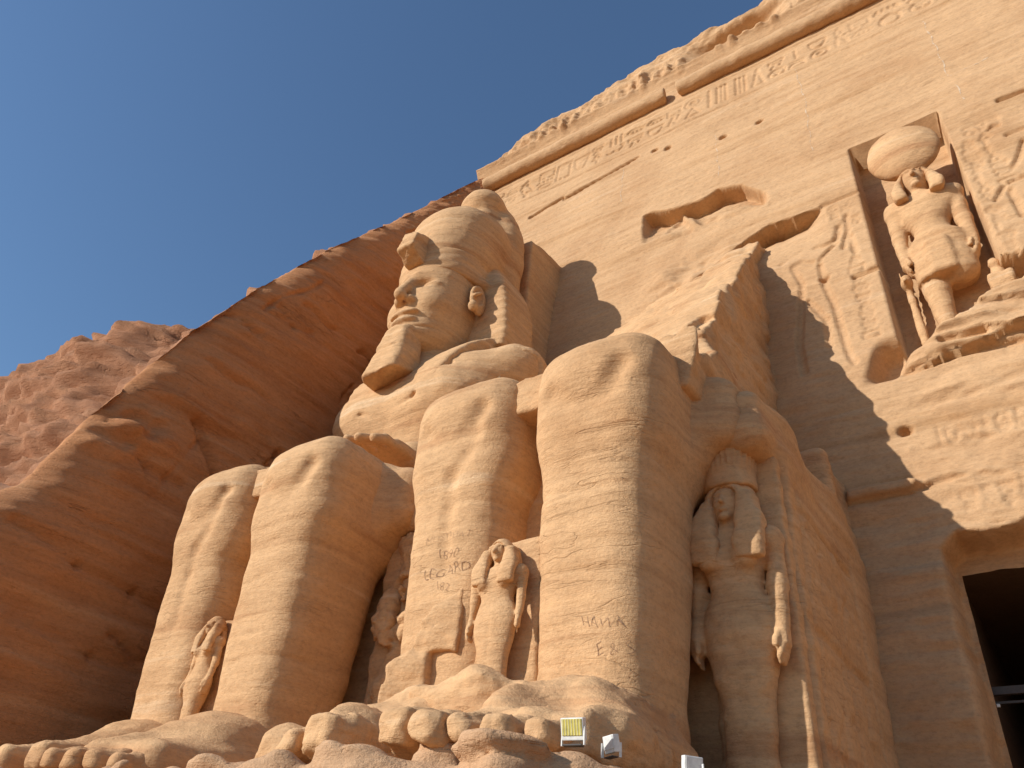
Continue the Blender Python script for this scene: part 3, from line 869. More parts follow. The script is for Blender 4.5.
def make_torso(root, Cx, seed):
    def f(P):
        x, y, z = P
        D = loft(P, [6.3, 7.5, 8.8, 10.2, 11.2, 11.9], Cx, [-2.1, -2.2, -2.35, -2.45, -2.3, -2.1], [2.2, 2.05, 2.35, 2.95, 3.05, 2.5], [1.35, 1.3, 1.4, 1.55, 1.4, 1.1], 2.7, 0.6)
        for s in (-1, 1):
            D = smin(D, ell(P, (Cx + s * 1.2, -3.55, 10.0), (1.15, 0.5, 0.8)), 0.5)
            D = smin(D, ell(P, (Cx + s * 2.85, -2.0, 11.15), (0.95, 1.0, 0.95)), 0.4)
        D = smin(D, cap(P, (Cx, -2.4, 11.2), (Cx, -2.5, 13.0), 1.05, 0.95), 0.4)
        # broad collar edge
        D = groove(P, D, [(Cx - 1.9, -3.7, 10.9), (Cx - 1.0, -4.05, 9.8), (Cx, -4.15, 9.4), (Cx + 1.0, -4.05, 9.8), (Cx + 1.9, -3.7, 10.9)], 0.05, 0.06)
        return smin(D, box(P, (Cx, -0.2, 9.0), (2.0, 1.6, 3.2), 0.2), 0.2)
    return carve('torso', f, (Cx - 4.0, -4.6, 6.2), (Cx + 4.0, 1.6, 13.2), 0.066, M_STATUE, root, 0.045, 1.0, 0.01, seed)

def make_arm(root, Cx, s, seed):
    def f(P):
        x, y, z = P
        sh, el, wr = (Cx + s * 3.02, -2.05, 11.1), (Cx + s * 3.12, -2.5, 7.85), (Cx + s * 2.0, -4.6, 7.22)
        D = cap(P, sh, el, 0.86, 0.74)
        D = smin(D, cap(P, el, wr, 0.70, 0.46), 0.3)
        if s > 0:        # spalled flank of the upper arm
            D = smax(D, -box(P, (Cx + 3.9, -2.9, 10.4), (0.7, 0.9, 0.8), 0.12, rz=0.5, rx=0.25), 0.08)
        return D
    ar = carve('arm', f, (Cx + s * 2.95 - 1.5, -6.0, 6.6), (Cx + s * 2.95 + 1.5, -0.9, 12.2), 0.06, M_STATUE, root, 0.05, 0.8, 0.025, seed)
    def g_(P):
        D = box(P, (Cx + s * 1.72, -4.95, 7.12), (0.62, 0.62, 0.16), 0.14)
        for i in range(4):
            px_ = Cx + s * 1.72 + (i - 1.5) * 0.31
            L_ = (0.85, 0.98, 0.95, 0.75)[i]
            D = smin(D, cap(P, (px_, -5.35, 7.12), (px_, -5.35 - L_ * 0.6, 7.08), 0.145, 0.13), 0.05)
            D = smin(D, cap(P, (px_, -5.35 - L_ * 0.6, 7.08), (px_, -5.35 - L_, 6.93), 0.13, 0.11), 0.03)
        D = smin(D, cap(P, (Cx + s * 1.15, -4.7, 7.12), (Cx + s * 0.95, -5.4, 7.05), 0.16, 0.13), 0.08)
        return D
    carve('hand', g_, (Cx + s * 1.6 - 1.1, -6.6, 6.6), (Cx + s * 1.6 + 1.1, -4.1, 7.5), 0.04, M_STATUE, ar, 0.03, 0.5, 0.01, seed + 3)
    return ar

def make_head(root, Cx, seed):
    T = -0.05
    def f(P):
        x, y, z = P
        P = (x, y - 0.22, z)
        x, y, z = P
        D = loft(P, [12.05, 12.45, 13.0, 13.8, 14.6, 15.3, 15.9], Cx, [-3.15, -3.0, -2.9, -2.85, -2.85, -2.8, -2.7],
                 [0.62, 0.95, 1.15, 1.29, 1.34, 1.34, 1.34], [1.10, 1.32, 1.44, 1.48, 1.44, 1.40, 1.38], [2.0, 2.0, 2.05, 2.15, 2.2, 2.2, 2.2], 0.35)
        # brow shelf, sockets
        for s in (-1, 1):
            D = smin(D, cap(P, (Cx + s * 0.20, -4.20, 14.78), (Cx + s * 1.0, -3.72, 14.74), 0.12, 0.08), 0.14)
            D = smax(D, -ell(P, (Cx + s * 0.56, -4.34, 14.38), (0.48, 0.34, 0.22)), 0.12)
            D = smin(D, ell(P, (Cx + s * 0.58, -3.92, 14.34), (0.38, 0.20, 0.14)), 0.04)
            D = smin(D, ell(P, (Cx + s * 0.62, -3.80, 13.60), (0.44, 0.40, 0.46)), 0.30)        # cheek
            D = smin(D, ell(P, (Cx + s * 0.22, -4.36, 13.64), (0.17, 0.20, 0.13)), 0.10)        # nostril wing
            D = groove(P, D, [(Cx + s * 0.34, -4.36, 13.42), (Cx + s * 0.62, -4.26, 13.0)], 0.05, 0.12)
        D = smin(D, cap(P, (Cx, -4.16, 14.75), (Cx, -4.66, 13.78), 0.15, 0.17), 0.12)           # nose
        D = smin(D, ell(P, (Cx, -4.62, 13.72), (0.20, 0.18, 0.15)), 0.08)
        # lips
        D = smin(D, ell(P, (Cx, -4.28, 13.15), (0.56, 0.22, 0.12)), 0.08)
        D = smin(D, ell(P, (Cx, -4.26, 12.90), (0.48, 0.22, 0.13)), 0.08)
        D = groove(P, D, [(Cx - 0.55, -4.25, 13.05), (Cx, -4.50, 13.03), (Cx + 0.55, -4.25, 13.05)], 0.04, 0.04)
        D = smin(D, ell(P, (Cx, -4.12, 12.42), (0.52, 0.28, 0.26)), 0.15)                       # chin
        D = smin(D, cap(P, (Cx, -2.5, 11.4), (Cx, -2.8, 12.8), 0.92, 0.95), 0.2)
        # broken cracks over the lower face
        D = D + 0.04 * np.exp(-((z - 12.62 + 0.05 * np.sin(x * 4)) / 0.035) ** 2) * ss(-3.4, -3.9, y)
        return D
    hd = carve('head', f, (Cx - 1.7, -5.1, 11.3), (Cx + 1.7, -1.1, 16.0), 0.036, M_STATUE, root, 0.016, 0.6, 0.008, seed)
    for s in (-1, 1):
        def e(P, s=s):
            P = (P[0], P[1] - 0.22, P[2])
            D = ell(P, (Cx + s * 1.56, -2.80, 14.25), (0.17, 0.38, 0.56))
            D = smax(D, -ell(P, (Cx + s * 1.72, -2.92, 14.30), (0.14, 0.22, 0.38)), 0.05)
            D = smin(D, ell(P, (Cx + s * 1.62, -3.05, 13.80), (0.15, 0.17, 0.20)), 0.06)
            D = smin(D, cap(P, (Cx + s * 1.70, -3.1, 14.2), (Cx + s * 1.70, -2.85, 14.45), 0.06), 0.05)
            return D
        carve('ear', e, (Cx + s * 1.6 - .45, -3.5, 13.3), (Cx + s * 1.6 + .45, -2.2, 15.1), 0.032, M_STATUE, hd, 0.015, 0.3, 0.005, seed + 5)
    # beard
    def bd(P):
        x, y, z = P
        D = loft(P, [10.5, 10.9, 11.5, 12.15, 12.6], Cx, [-4.12, -4.06, -3.98, -3.92, -3.88], [0.65, 0.65, 0.59, 0.50, 0.45], [0.62, 0.60, 0.54, 0.46, 0.40], 4.5, 0.10)
        D = smax(D, 10.6 + 0.25 * (x - Cx) + 0.28 * (y + 4.3) - z, 0.06)
        return D + 0.05 * np.exp(-((z - 11.62) / 0.04) ** 2) * ss(-4.3, -4.5, y)
    carve('beard', bd, (Cx - .8, -5.1, 10.0), (Cx + .8, -3.3, 12.7), 0.04, M_STATUE, hd, 0.04, 0.4, 0.02, seed + 6)
    return hd

def make_headcloth(root, Cx, seed):
    def f(P):
        x, y, z = P
        D = loft(P, [12.4, 12.9, 13.7, 14.6, 15.4, 16.2], Cx, [-1.50, -1.48, -1.45, -1.40, -1.30, -1.2],
                 [2.52, 2.54, 2.48, 2.34, 2.06, 1.68], [0.80, 0.82, 0.85, 0.88, 0.9, 0.9], [12.0, 12.0, 12.0, 11.0, 9.0, 6.0], 0.08)
        # band over the forehead, sweeping back over the ears
        bnd = loft(P, [15.0, 15.25, 15.6, 16.0], Cx, -2.45, [1.44, 1.47, 1.49, 1.48], [1.52, 1.54, 1.56, 1.54], 2.3, 0.05)
        bnd = smax(bnd, -(z - 15.02 + 0.10 * (y + 3.6)), 0.05)
        D = smin(D, bnd, 0.10)
        for s in (-1, 1):
            D = smin(D, cap(P, (Cx + s * 1.22, -3.0, 15.15), (Cx + s * 1.48, -2.4, 15.15), 0.08, 0.12), 0.20)
            D = smin(D, cap(P, (Cx + s * 1.48, -2.4, 15.15), (Cx + s * 1.80, -1.7, 14.9), 0.12, 0.12), 0.20)
            lp = loft(P, [9.9, 10.6, 11.3, 12.0, 12.6, 13.1], [Cx + s * q for q in (1.12, 1.22, 1.42, 1.64, 1.76, 1.80)],
                      [-3.82, -3.72, -3.38, -2.80, -2.1, -1.5], [0.60, 0.58, 0.54, 0.48, 0.42, 0.36], [0.26, 0.30, 0.32, 0.34, 0.36, 0.34], 5.0, 0.06)
            D = smin(D, lp, 0.06)
        return D + 0.008 * np.sin((z - 0.35 * np.abs(x - Cx)) * 19)
    return carve('headcloth', f, (Cx - 2.8, -4.5, 9.7), (Cx + 2.8, 0.2, 16.3), 0.046, M_STATUE, root, 0.012, 0.9, 0.003, seed)

def make_crown(root, Cx, seed):
    def f(P):
        x, y, z = P
        D = loft(P, [15.6, 16.3, 17.2, 18.1, 18.8], Cx, [-2.35, -2.25, -2.15, -2.05, -1.95], [1.48, 1.60, 1.68, 1.64, 1.30], [1.72, 1.76, 1.74, 1.66, 1.30], 2.2, 0.5)
        D = smin(D, loft(P, [17.5, 18.6, 19.4, 20.2], Cx, [-1.35, -1.30, -1.2, -1.15], [1.35, 1.12, 0.92, 0.70], [1.2, 1.10, 0.90, 0.70], 2.1, 0.3), 0.25)
        D = smin(D, ell(P, (Cx, -1.25, 20.65), (0.86, 0.86, 0.86)), 0.10)
        # tall back of the lower crown
        D = smin(D, loft(P, [15.6, 17.0, 18.6, 20.0, 20.9], Cx, [-0.95, -0.9, -0.75, -0.6, -0.5], [1.62, 1.66, 1.55, 1.15, 0.75], [0.95, 0.95, 0.85, 0.7, 0.55], 2.5, 0.3), 0.2)
        return D
    cr = carve('crown', f, (Cx - 2.0, -4.3, 15.5), (Cx + 2.0, 0.9, 21.8), 0.05, M_STATUE, root, 0.03, 0.9, 0.02, seed)
    def u(P):
        x, y, z = P
        D = box(P, (Cx - 0.02, -4.18, 15.95), (0.34, 0.42, 0.62), 0.05, rx=-0.16)
        D = smax(D, (z - 16.5) + 0.35 * (x - Cx) - 0.30 * (y + 4.2), 0.03)
        return smax(D, -(z - 15.42) - 0.55 * (y + 4.3), 0.03)
    carve('cobra_emblem', u, (Cx - .7, -5.2, 15.2), (Cx + .7, -3.6, 17.1), 0.04, M_STATUE, cr, 0.035, 0.35, 0.01, seed + 2)
    return cr

def make_pillar(root, Cx, seed):
    def f(P):
        x, y, z = P
        D = box(P, (Cx, 2.0, 15.2), (1.50, 1.95, 4.75), 0.05)
        return smax(D, z - 19.55 - 0.12 * (y - 0.0), 0.05)
    return carve('back_pillar', f, (Cx - 1.8, -0.8, 10.5), (Cx + 1.8, 3.4, 20.9), 0.075, M_STATUE, root, 0.035, 1.0, 0.02, seed)

# letters cut into the shins: raised meshes, groove shade put in their colour
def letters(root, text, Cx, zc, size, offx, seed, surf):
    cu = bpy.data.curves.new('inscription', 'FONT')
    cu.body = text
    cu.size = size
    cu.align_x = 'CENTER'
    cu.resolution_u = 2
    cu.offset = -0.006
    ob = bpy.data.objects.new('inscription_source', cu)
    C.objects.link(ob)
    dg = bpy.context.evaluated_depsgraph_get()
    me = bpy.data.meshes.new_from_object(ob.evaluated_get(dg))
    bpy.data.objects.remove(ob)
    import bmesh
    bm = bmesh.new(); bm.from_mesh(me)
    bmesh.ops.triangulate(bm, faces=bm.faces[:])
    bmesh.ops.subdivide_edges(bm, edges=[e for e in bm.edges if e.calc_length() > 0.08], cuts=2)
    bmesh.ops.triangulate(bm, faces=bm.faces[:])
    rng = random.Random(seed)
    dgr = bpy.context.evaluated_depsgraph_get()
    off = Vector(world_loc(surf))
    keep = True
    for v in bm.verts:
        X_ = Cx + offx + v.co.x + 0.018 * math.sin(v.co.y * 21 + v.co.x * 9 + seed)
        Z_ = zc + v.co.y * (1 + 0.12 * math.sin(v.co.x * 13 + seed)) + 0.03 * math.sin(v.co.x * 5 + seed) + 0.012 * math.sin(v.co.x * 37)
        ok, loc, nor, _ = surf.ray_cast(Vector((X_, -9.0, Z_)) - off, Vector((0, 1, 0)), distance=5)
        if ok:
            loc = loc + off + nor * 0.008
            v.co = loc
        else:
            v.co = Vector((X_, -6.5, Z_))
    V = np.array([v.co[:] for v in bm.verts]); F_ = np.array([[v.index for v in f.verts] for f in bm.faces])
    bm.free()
    return mesh_obj('inscription', V, F_, M_LETTER_SHADE, surf)

# ---- the whole king
k1 = tag(empty('colossal_statue', (C1, -4.5, 0)),
         'huge seated sandstone king with complete face, broken cobra and tall round crown, furthest left', 'statue', 'seated colossi')
k2 = tag(empty('colossal_statue', (C2, -4.5, 0)),
         'headless seated sandstone colossus broken off above its lap, nearest the dark doorway', 'statue', 'seated colossi')
legs = {}
for root, Cx, kind, sd0 in ((k1, C1, 'whole', 1000), (k2, C2, 'broken', 2000)):
    make_throne(root, Cx, sd0 + 1, True)
    make_lap(root, Cx, sd0 + 2)
    make_apron(root, Cx, sd0 + 3)
    make_back_slab(root, Cx, sd0 + 4)
    for s in (-1, 1):
        legs[(kind, s)] = make_leg(root, Cx, s, sd0 + 10 + s, kind)
        if kind == 'broken' and s < 0:
            make_foot(root, Cx, s, sd0 + 20 + s * 7, (0, 1), True)
        else:
            make_foot(root, Cx, s, sd0 + 20 + s * 7, worn=(kind == 'broken'))
OFF[0] = np.array([-0.50, 0.48, 0.62])      # the upper body sits back against its pillar
make_torso(k1, C1, 31)
for s in (-1, 1):
    make_arm(k1, C1, s, 41 + s)
make_head(k1, C1, 51)
make_headcloth(k1, C1, 61)
make_crown(k1, C1, 71)
make_pillar(k1, C1, 81)
OFF[0] = np.zeros(3)
w_ = make_wedge(k2, C2, 91)
w_['label'] = 'jagged sloping stump where the body broke away'
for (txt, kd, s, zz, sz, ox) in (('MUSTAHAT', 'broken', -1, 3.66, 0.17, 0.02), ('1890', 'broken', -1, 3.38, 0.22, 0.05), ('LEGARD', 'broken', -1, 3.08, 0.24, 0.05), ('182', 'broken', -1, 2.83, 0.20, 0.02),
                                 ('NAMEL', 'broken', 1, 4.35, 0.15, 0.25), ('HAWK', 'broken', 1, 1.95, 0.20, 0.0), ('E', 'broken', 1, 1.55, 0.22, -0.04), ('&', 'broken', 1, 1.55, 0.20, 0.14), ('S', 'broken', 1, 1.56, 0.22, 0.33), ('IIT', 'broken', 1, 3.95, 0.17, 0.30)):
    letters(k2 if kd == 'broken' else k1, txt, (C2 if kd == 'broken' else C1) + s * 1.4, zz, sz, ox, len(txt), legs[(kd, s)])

# ================================================================== PEDESTALS
def make_pedestal(label, x0, x1, yf, seed, corner):
    r = tag(empty('statue_pedestal', ((x0 + x1) / 2, -4.0, -3.2)), label, 'pedestal', 'pedestals under the colossi')
    def f(P):
        x, y, z = P
        edge = yf + 0.18 * np.sin(x * 1.7 + seed) + 0.12 * np.sin(x * 4.3 + 1.0)
        D = np.maximum(np.maximum(x0 - x, x - x1), np.maximum((edge + 0.0 * z) - y, y - 0.3))
        rim = 0.05 * np.exp(-((y - yf - 0.35) / 0.30) ** 2) * (0.5 + 0.5 * np.sin(x * 2.6 + seed)) * (1 - ss(x1 - 2.4, x1 - 1.2, x))
        D = smax(D, z + 0.15 - rim, 0.06)
        if corner:
            D = smax(D, ((x - (x1 - 0.85)) * 0.80 - (y - (yf + 0.2)) * 0.60) * 1.0, 0.2)
        return D + 0 * z
    carve('pedestal_block', f, (x0 - 0.2, yf - 0.8, -3.3), (x1 + 0.2, 0.5, 0.6), 0.058, M_BASE, r, 0.05, 0.75, 0.03, seed, 0.22)
    return r
make_pedestal('broken edged stone pedestal under the feet of the headless colossus', -10.35, -3.75, -9.95, 5, True)
make_pedestal('stone pedestal under the feet of the king with the crown', -17.4, -10.5, -9.85, 9, False)

# ================================================================== SMALLER STATUES
def figure(name, label, base, H, wig='long', crown=None, robe=True, slab=None, h=0.04, seed=1, er=0.02, step=False, missing=None, sx=1.0, group=None, staff=False, fists=True):
    """standing carved figure; base = point between the feet, facing -y"""
    bx, by, bz = base
    root = tag(empty(name, base), label, 'statue', group)
    U = lambda x, y, z: (bx + x * H * sx, by + y * H, bz + z * H)
    R = lambda q: q * H
    def body(P):
        x, y, z = P
        zz = [bz + q * H for q in (0.0, 0.04, 0.27, 0.40, 0.49, 0.56, 0.62, 0.70, 0.78, 0.835)]
        if robe:
            a = [.085, .080, .082, .105, .118, .108, .088, .108, .140, .105]
            D = loft(P, zz, bx, by, [q * H * sx for q in a], [q * H for q in (.06, .055, .06, .07, .075, .065, .06, .068, .066, .05)], 2.3, R(.03))
            D = groove(P, D, [U(0, -.075, .03), U(0, -.082, .30), U(0, -.09, .45)], R(.014), R(.02))
        else:
            D = loft(P, zz[4:], bx, by, [q * H * sx for q in (.104, .090, .078, .112, .150, .105)], [q * H for q in (.075, .068, .06, .070, .068, .05)], 2.4, R(.03))
            for s in (-1, 1):
                if missing == 'left_leg' and s > 0:
                    D = smin(D, cap(P, U(s * .062, 0, .50), U(s * .066, -.02, .34), R(.070), R(.058)), R(.04))
                    continue
                yo = -.10 if (step and s > 0) else 0
                D = smin(D, cap(P, U(s * .055, 0, .50), U(s * .055, yo * .5, .28), R(.065), R(.047)), R(.03))
                D = smin(D, cap(P, U(s * .055, yo * .5, .28), U(s * .052, yo, .05), R(.050), R(.034)), R(.02))
                D = smin(D, cap(P, U(s * .052, yo + .02, .025), U(s * .056, yo - .12, .018), R(.032), R(.026)), R(.02))
            kilt = loft(P, [bz + q * H for q in (.315, .37, .46, .555)], bx, by, [q * H * sx for q in (.122, .122, .112, .098)], [q * H for q in (.085, .085, .08, .07)], 2.6, R(.012))
            kilt = smin(kilt, box(P, U(0, -.078, .41), (R(.045), R(.018), R(.09)), R(.012)), R(.03))
            D = smin(D, kilt, R(.008))
        if robe:
            for s in (-1, 1):
                D = smin(D, cap(P, U(s * .040, -.02, .02), U(s * .042, -.12, .014), R(.034), R(.024)), R(.03))
                D = smin(D, ell(P, U(s * .058, -.062, .715), (R(.042), R(.034), R(.040))), R(.02))
        for s in (-1, 1):
            D = smin(D, ell(P, U(s * .120, 0, .795), (R(.045), R(.05), R(.042))), R(.04))
            D = smin(D, cap(P, U(s * .130, 0, .79), U(s * .134, .0, .62), R(.038), R(.032)), R(.015))
            D = smin(D, cap(P, U(s * .134, 0, .62), U(s * .136, -.02, .48), R(.031), R(.024)), R(.015))
            # hand: palm, four hanging fingers and a thumb
            D = smin(D, box(P, U(s * .136, -.024, .452), (R(.020), R(.026), R(.030)), R(.012)), R(.012))
            for i in range(4):
                yy = -.024 + (i - 1.5) * .014
                L_ = (.040, .050, .052, .045)[i]
                D = smin(D, cap(P, U(s * .137, yy, .43), U(s * .134, yy - .004, .43 - L_ * .6), R(.0078)), R(.004))
                D = smin(D, cap(P, U(s * .134, yy - .004, .43 - L_ * .6), U(s * .126, yy - .005, .43 - L_), R(.0072)), R(.003))
            D = smin(D, cap(P, U(s * .129, -.052, .462), U(s * .122, -.060, .425), R(.009)), R(.006))
        # neck and head
        D = smin(D, cap(P, U(0, 0, .82), U(0, -.005, .88), R(.042), R(.040)), R(.02))
        D = smin(D, ell(P, U(0, -.012, .930), (R(.056), R(.064), R(.075))), R(.015))
        D = smin(D, cap(P, U(0, -.068, .945), U(0, -.086, .918), R(.010), R(.014)), R(.012))
        D = smin(D, ell(P, U(0, -.070, .893), (R(.024), R(.010), R(.007))), R(.005))
        D = smin(D, ell(P, U(0, -.060, .872), (R(.022), R(.016), R(.014))), R(.012))
        for s in (-1, 1):
            D = smax(D, -ell(P, U(s * .025, -.078, .945), (R(.017), R(.012), R(.009))), R(.008))
            D = smin(D, ell(P, U(s * .025, -.064, .944), (R(.013), R(.008), R(.006))), R(.003))
            D = smin(D, cap(P, U(s * .008, -.076, .960), U(s * .046, -.062, .958), R(.005)), R(.006))
            D = smin(D, ell(P, U(s * .060, -.005, .925), (R(.010), R(.018), R(.024))), R(.008))
        return D
    W = .24 * H * sx
    wk = 1.22 if crown else 1.0
    carve('body', body, (bx - W, by - .20 * H, bz - .01), (bx + W, by + .15 * H, bz + 1.02 * H), h, M_STATUE, root, er, 0.4, 0.01, seed)
    if wig:
        def wg(P):
            x, y, z = P
            D = ell(P, U(0, .005, .950), (R(.078 * wk), R(.080), R(.075)))
            D = smax(D, -ell(P, U(0, -.085, .915), (R(.060), R(.09), R(.074))), R(.008))
            if wig == 'long':
                for s in (-1, 1):
                    D = smin(D, loft(P, [bz + q * H for q in ((.70, .76, .83, .90, .95) if robe else (.775, .80, .84, .90, .95))], [bx + s * q * H * sx for q in (.075, .080, .082, .074, .068)],
                                     [by + q * H for q in (-.075, -.078, -.062, -.03, -.005)], [q * H * sx * wk * (1 if robe else .72) for q in (.042, .044, .042, .030, .022)], [q * H for q in (.026, .028, .034, .045, .05)], 3, R(.01)), R(.02))
                D = smin(D, loft(P, [bz + q * H for q in (.76, .85, .95)], bx, by + .05 * H, [q * H * sx * wk for q in (.10, .095, .075)], R(.04), 3, R(.01)), R(.02))
            else:
                D = smin(D, loft(P, [bz + q * H for q in (.86, .90, .95)], bx, by + .02 * H, [q * H for q in (.085, .085, .075)], R(.06), 2.5, R(.01)), R(.02))
                D = smax(D, -ell(P, U(0, -.085, .91), (R(.050), R(.085), R(.066))), R(.01))
            return D + 0.06 * h * np.sin(x * 90 / H)
        carve('wig', wg, (bx - .17 * H * sx - .05, by - .15 * H, bz + .66 * H), (bx + .17 * H * sx + .05, by + .13 * H, bz + 1.05 * H), h * 0.85, M_STATUE, root, er, 0.3, 0.008, seed + 1)
    if crown == 'modius':
        def cw(P):
            x, y, z = P
            D = loft(P, [bz + q * H for q in (.99, 1.04, 1.10, 1.15, 1.19)], bx, by + .01 * H, [q * H for q in (.098, .098, .102, .110, .114)], [q * H for q in (.08, .08, .085, .09, .095)], 2.3, R(.01))
            return D + 0.018 * np.sin(np.arctan2(x - bx, -(y - by)) * 26) * ss(bz + 1.04 * H, bz + 1.07 * H, z)
        carve('crown', cw, (bx - .14 * H, by - .13 * H, bz + .97 * H), (bx + .14 * H, by + .13 * H, bz + 1.21 * H), h * 0.85, M_STATUE, root, er, 0.3, 0.01, seed + 2)
    if slab:
        (x0, x1, y0, y1, z1) = slab
        def sb(P):
            return box(P, ((x0 + x1) / 2, (y0 + y1) / 2, (bz + z1) / 2), ((x1 - x0) / 2, (y1 - y0) / 2, (z1 - bz) / 2), 0.05)
        carve('back_slab', sb, (x0 - .1, y0 - .1, bz - .05), (x1 + .1, y1 + .1, z1 + .1), 0.05, M_STATUE, root, 0.03, 0.6, 0.02, seed + 3)
    return root

# queens beside the outer shins
figure('queen_statue', 'tall shaded queen with ribbed crown against the bare throne side of the headless colossus', (C2 + 2.52, -4.86, 0.15), 4.58,
       'long', 'modius', True, (C2 + 2.0, C2 + 3.30, -4.72, -4.4, 5.3), 0.036, 301, 0.028)
figure('queen_statue', 'worn standing queen carved in the narrow recess between the two seated colossi', (C1 + 2.85, -4.78, 0.0), 4.35,
       'long', 'modius', True, (C1 + 2.1, C1 + 3.36, -4.92, -4.5, 5.2), 0.05, 311, 0.085)
# royal children between the shins
pr_ = figure('prince_statue', 'small standing prince with heavy wig between the shins of the headless colossus', (C2 - 0.30, -7.02, 1.05), 2.36,
       'long', None, True, (C2 - 1.0, C2 + 0.3, -6.82, -6.0, 3.52), 0.025, 321, 0.012, sx=1.3)
figure('princess_statue', 'slim worn princess between the shins of the crowned king', (C1 - 0.40, -6.75, 0.95), 2.30,
       'long', None, True, (C1 - 0.7, C1 + 0.4, -6.55, -6.0, 3.3), 0.026, 331, 0.02, sx=1.0)
# his low plinth and the broken stone web with a square hole, part of the prince
def plinth(P):
    x, y, z = P
    D = box(P, (C2 - 0.1, -7.0, 0.70), (1.05, 0.95, 0.52), 0.25)
    D = D + 0.08 * np.sin(x * 4.1 + y * 3.0)
    return D
carve('plinth', plinth, (C2 - 1.4, -8.2, 0.1), (C2 + 1.2, -5.9, 1.5), 0.045, M_STATUE, pr_, 0.07, 0.5, 0.02, 341)
def web(P):
    x, y, z = P
    top = 1.75 + (x - (C2 - 2.1)) * 1.15
    D = np.maximum(np.maximum((C2 - 2.05) - x, x - (C2 - 1.0)), np.maximum(-7.05 + 0.25 * (x - C2 + 1.2) - y, y + 6.0))
    D = smax(D, (z - top) * 0.66 + 0.05 * np.sin(x * 7), 0.10)
    D = smax(D, 0.4 - z, 0.02)
    return smax(D, -box(P, (C2 - 1.22, -7.15, 1.62), (0.21, 0.42, 0.27), 0.03), 0.05)
carve('broken_web', web, (C2 - 2.2, -7.5, 0.4), (C2 - 0.2, -5.9, 3.8), 0.042, M_STATUE, pr_, 0.05, 0.5, 0.02, 351)

# god in the niche
gy = BAT * 14.5 + 0.45
GX0 = -0.45
god = figure('god_statue', 'kilted god with a big round sun disc on his head inside the wall niche', (GX0 + 0.05, gy, 11.5), 6.35,
             'long', None, False, None, 0.05, 401, 0.025, step=False, missing='left_leg', sx=0.95)
def disc(P):
    x, y, z = P
    D = ell(P, (GX0 + 0.0, gy - 0.25, 18.62), (1.03, 0.40, 1.03))
    return D + 0.02 * np.sin(x * 3)
carve('sun_disc', disc, (GX0 - 1.3, gy - 1.0, 17.4), (GX0 + 1.3, gy + 0.5, 19.9), 0.05, M_STATUE, god, 0.025, 0.6, 0.01, 403)
st1 = tag(empty('emblem_staff', (-1.35, gy - 0.1, 11.3)), 'jackal headed emblem staff standing in the shaded left side of the niche', 'emblem')
def staff(P):
    D = cap(P, (-1.33, gy + 0.05, 11.2), (-1.36, gy + 0.05, 13.6), 0.11, 0.09)
    D = smin(D, ell(P, (-1.36, gy - 0.05, 13.85), (0.16, 0.22, 0.24)), 0.08)
    D = smin(D, cap(P, (-1.36, gy - 0.1, 13.8), (-1.36, gy - 0.38, 13.7), 0.09, 0.05), 0.06)
    for s in (-1, 1):
        D = smin(D, cap(P, (-1.36 + s * .09, gy, 14.0), (-1.36 + s * .11, gy, 14.3), 0.05, 0.02), 0.04)
    return D
carve('emblem', staff, (-1.75, gy - 0.6, 11.1), (-1.0, gy + 0.35, 14.45), 0.04, M_STATUE, st1, 0.02, 0.4, 0.01, 411)
st2 = tag(empty('truth_figure', (0.55, gy - 0.2, 11.9)), 'small worn seated figure low beside the right hand of the niche god', 'statue')
def maat(P):
    D = box(P, (0.68, gy - 0.15, 12.6), (0.28, 0.30, 0.40), 0.08)
    D = smin(D, cap(P, (0.68, gy - 0.05, 12.8), (0.66, gy - 0.05, 13.3), 0.24, 0.16), 0.12)
    D = smin(D, ell(P, (0.66, gy - 0.10, 13.5), (0.14, 0.16, 0.17)), 0.06)
    return D
carve('seated_figure', maat, (0.1, gy - 0.7, 11.8), (1.1, gy + 0.4, 13.8), 0.045, M_STATUE, st2, 0.05, 0.4, 0.01, 415)

# ================================================================== DOOR BEAM AND LAMPS
beam = tag(empty('door_beam', (-0.55, 1.6, 3.1)), 'dull grey metal beam across the dark doorway with a tiny white lamp', 'beam')
bv, bq = box_mesh((DX0 + .02, 1.62, 3.02), (DX1 - .02, 1.74, 3.16))
mesh_obj('bar', bv, bq, M_STEEL, beam, smooth=False)
bv, bq = box_mesh((DX0 + .02, 1.64, 2.86), (DX1 - .02, 1.70, 2.90))
mesh_obj('bar', bv, bq, M_STEEL, beam, smooth=False)


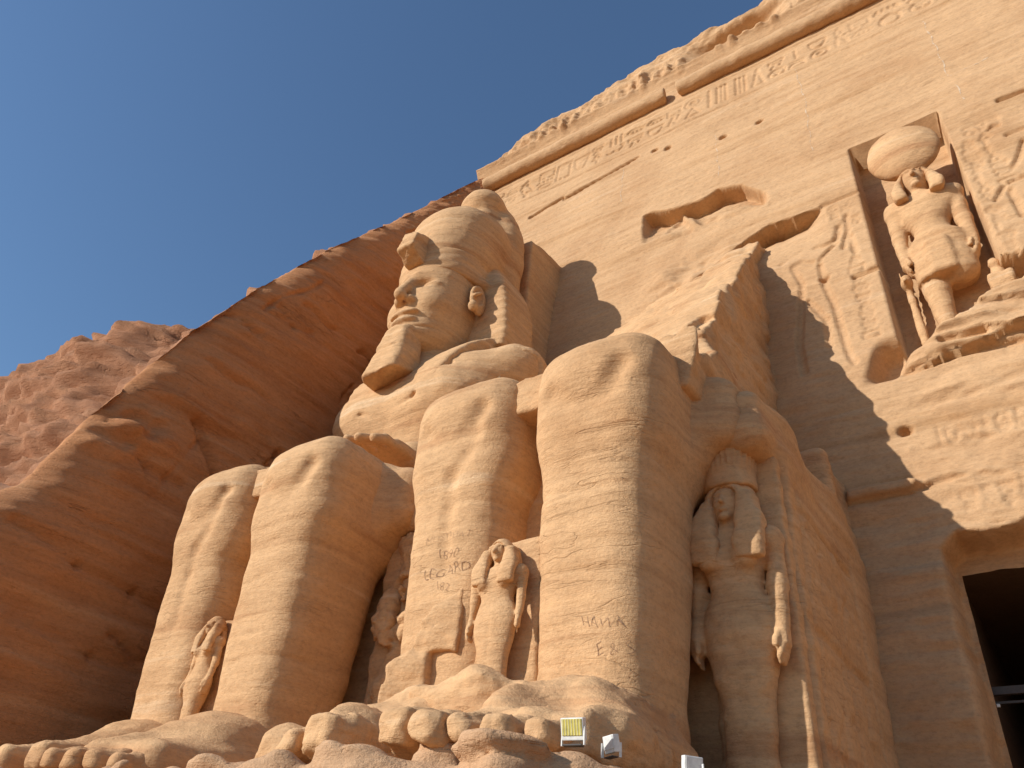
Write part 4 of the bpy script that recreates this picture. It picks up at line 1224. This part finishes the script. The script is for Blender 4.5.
def bevel_box(name, lo, hi, mat, parent, r=0.012, rot=0.0, tilt=0.0, piv=None):
    import bmesh
    bm = bmesh.new()
    bmesh.ops.create_cube(bm, size=1)
    c = [(a + b) / 2 for a, b in zip(lo, hi)]; d = [b - a for a, b in zip(lo, hi)]
    for v in bm.verts:
        v.co = Vector((v.co.x * d[0], v.co.y * d[1], v.co.z * d[2]))
    bmesh.ops.bevel(bm, geom=bm.edges[:], offset=r, segments=2, affect='EDGES', profile=0.7)
    piv = Vector(piv if piv is not None else c)
    M = Matrix.Translation(piv) @ Matrix.Rotation(rot, 4, 'Z') @ Matrix.Rotation(tilt, 4, 'X') @ Matrix.Translation(-piv)
    off = Vector(world_loc(parent))
    for v in bm.verts:
        v.co = M @ (v.co + Vector(c)) - off
    me = bpy.data.meshes.new(name); bm.to_mesh(me); bm.free()
    me.materials.append(mat)
    o = bpy.data.objects.new(name, me); C.objects.link(o); o.parent = parent
    return o

bevel_box('lamp', (-1.93, 1.54, 2.78), (-1.87, 1.60, 2.84), M_WHITE, beam, 0.015)

def floodlight(label, loc, size, rot, tilt, lens, grp='floodlights on the pedestal edge'):
    x, y, z = loc
    r = tag(empty('floodlight', loc), label, 'lamp', grp)
    s = size
    pv = (x, y, z + 0.55 * s)
    hz = bevel_box('housing', (x - .5 * s, y - .16 * s, z + .12 * s), (x + .5 * s, y + .22 * s, z + .98 * s), M_WHITE, r, .05 * s, rot, tilt, pv)
    bevel_box('lens', (x - .44 * s, y - .19 * s, z + .30 * s), (x + .44 * s, y - .155 * s, z + .93 * s), lens, hz, .01 * s, rot, tilt, pv)
    if lens is M_YELLOW:
        for i in range(7):
            xx = x - .38 * s + i * .127 * s
            bevel_box('lens_rib', (xx - .018 * s, y - .205 * s, z + .31 * s), (xx + .018 * s, y - .188 * s, z + .92 * s), M_STRIPE, hz, .006 * s, rot, tilt, pv)
    for q in (-1, 1):
        bevel_box('bracket', (x + q * .53 * s - .025 * s, y - .05 * s, z - .10 * s), (x + q * .53 * s + .025 * s, y + .10 * s, z + .62 * s), M_WHITE, r, .01 * s, rot)
    bevel_box('foot_plate', (x - .42 * s, y - .16 * s, z - .12 * s), (x + .42 * s, y + .2 * s, z - .06 * s), M_STEEL, r, .01 * s, rot)
    return r
floodlight('floodlight with a square yellow ribbed lens, lit by the sun on the pedestal edge', (-4.50, -9.30, -0.02), 0.22, 0.15, 0.25, M_YELLOW)
floodlight('small white floodlight half hidden behind the broken rim, between its two neighbours', (-4.30, -8.95, -0.06), 0.175, -0.5, 0.2, M_WHITE)
floodlight('white floodlight standing upright at the right end of the pedestal below the shaded queen', (-3.62, -8.7, -0.22), 0.18, 0.9, 0.1, M_WHITE)
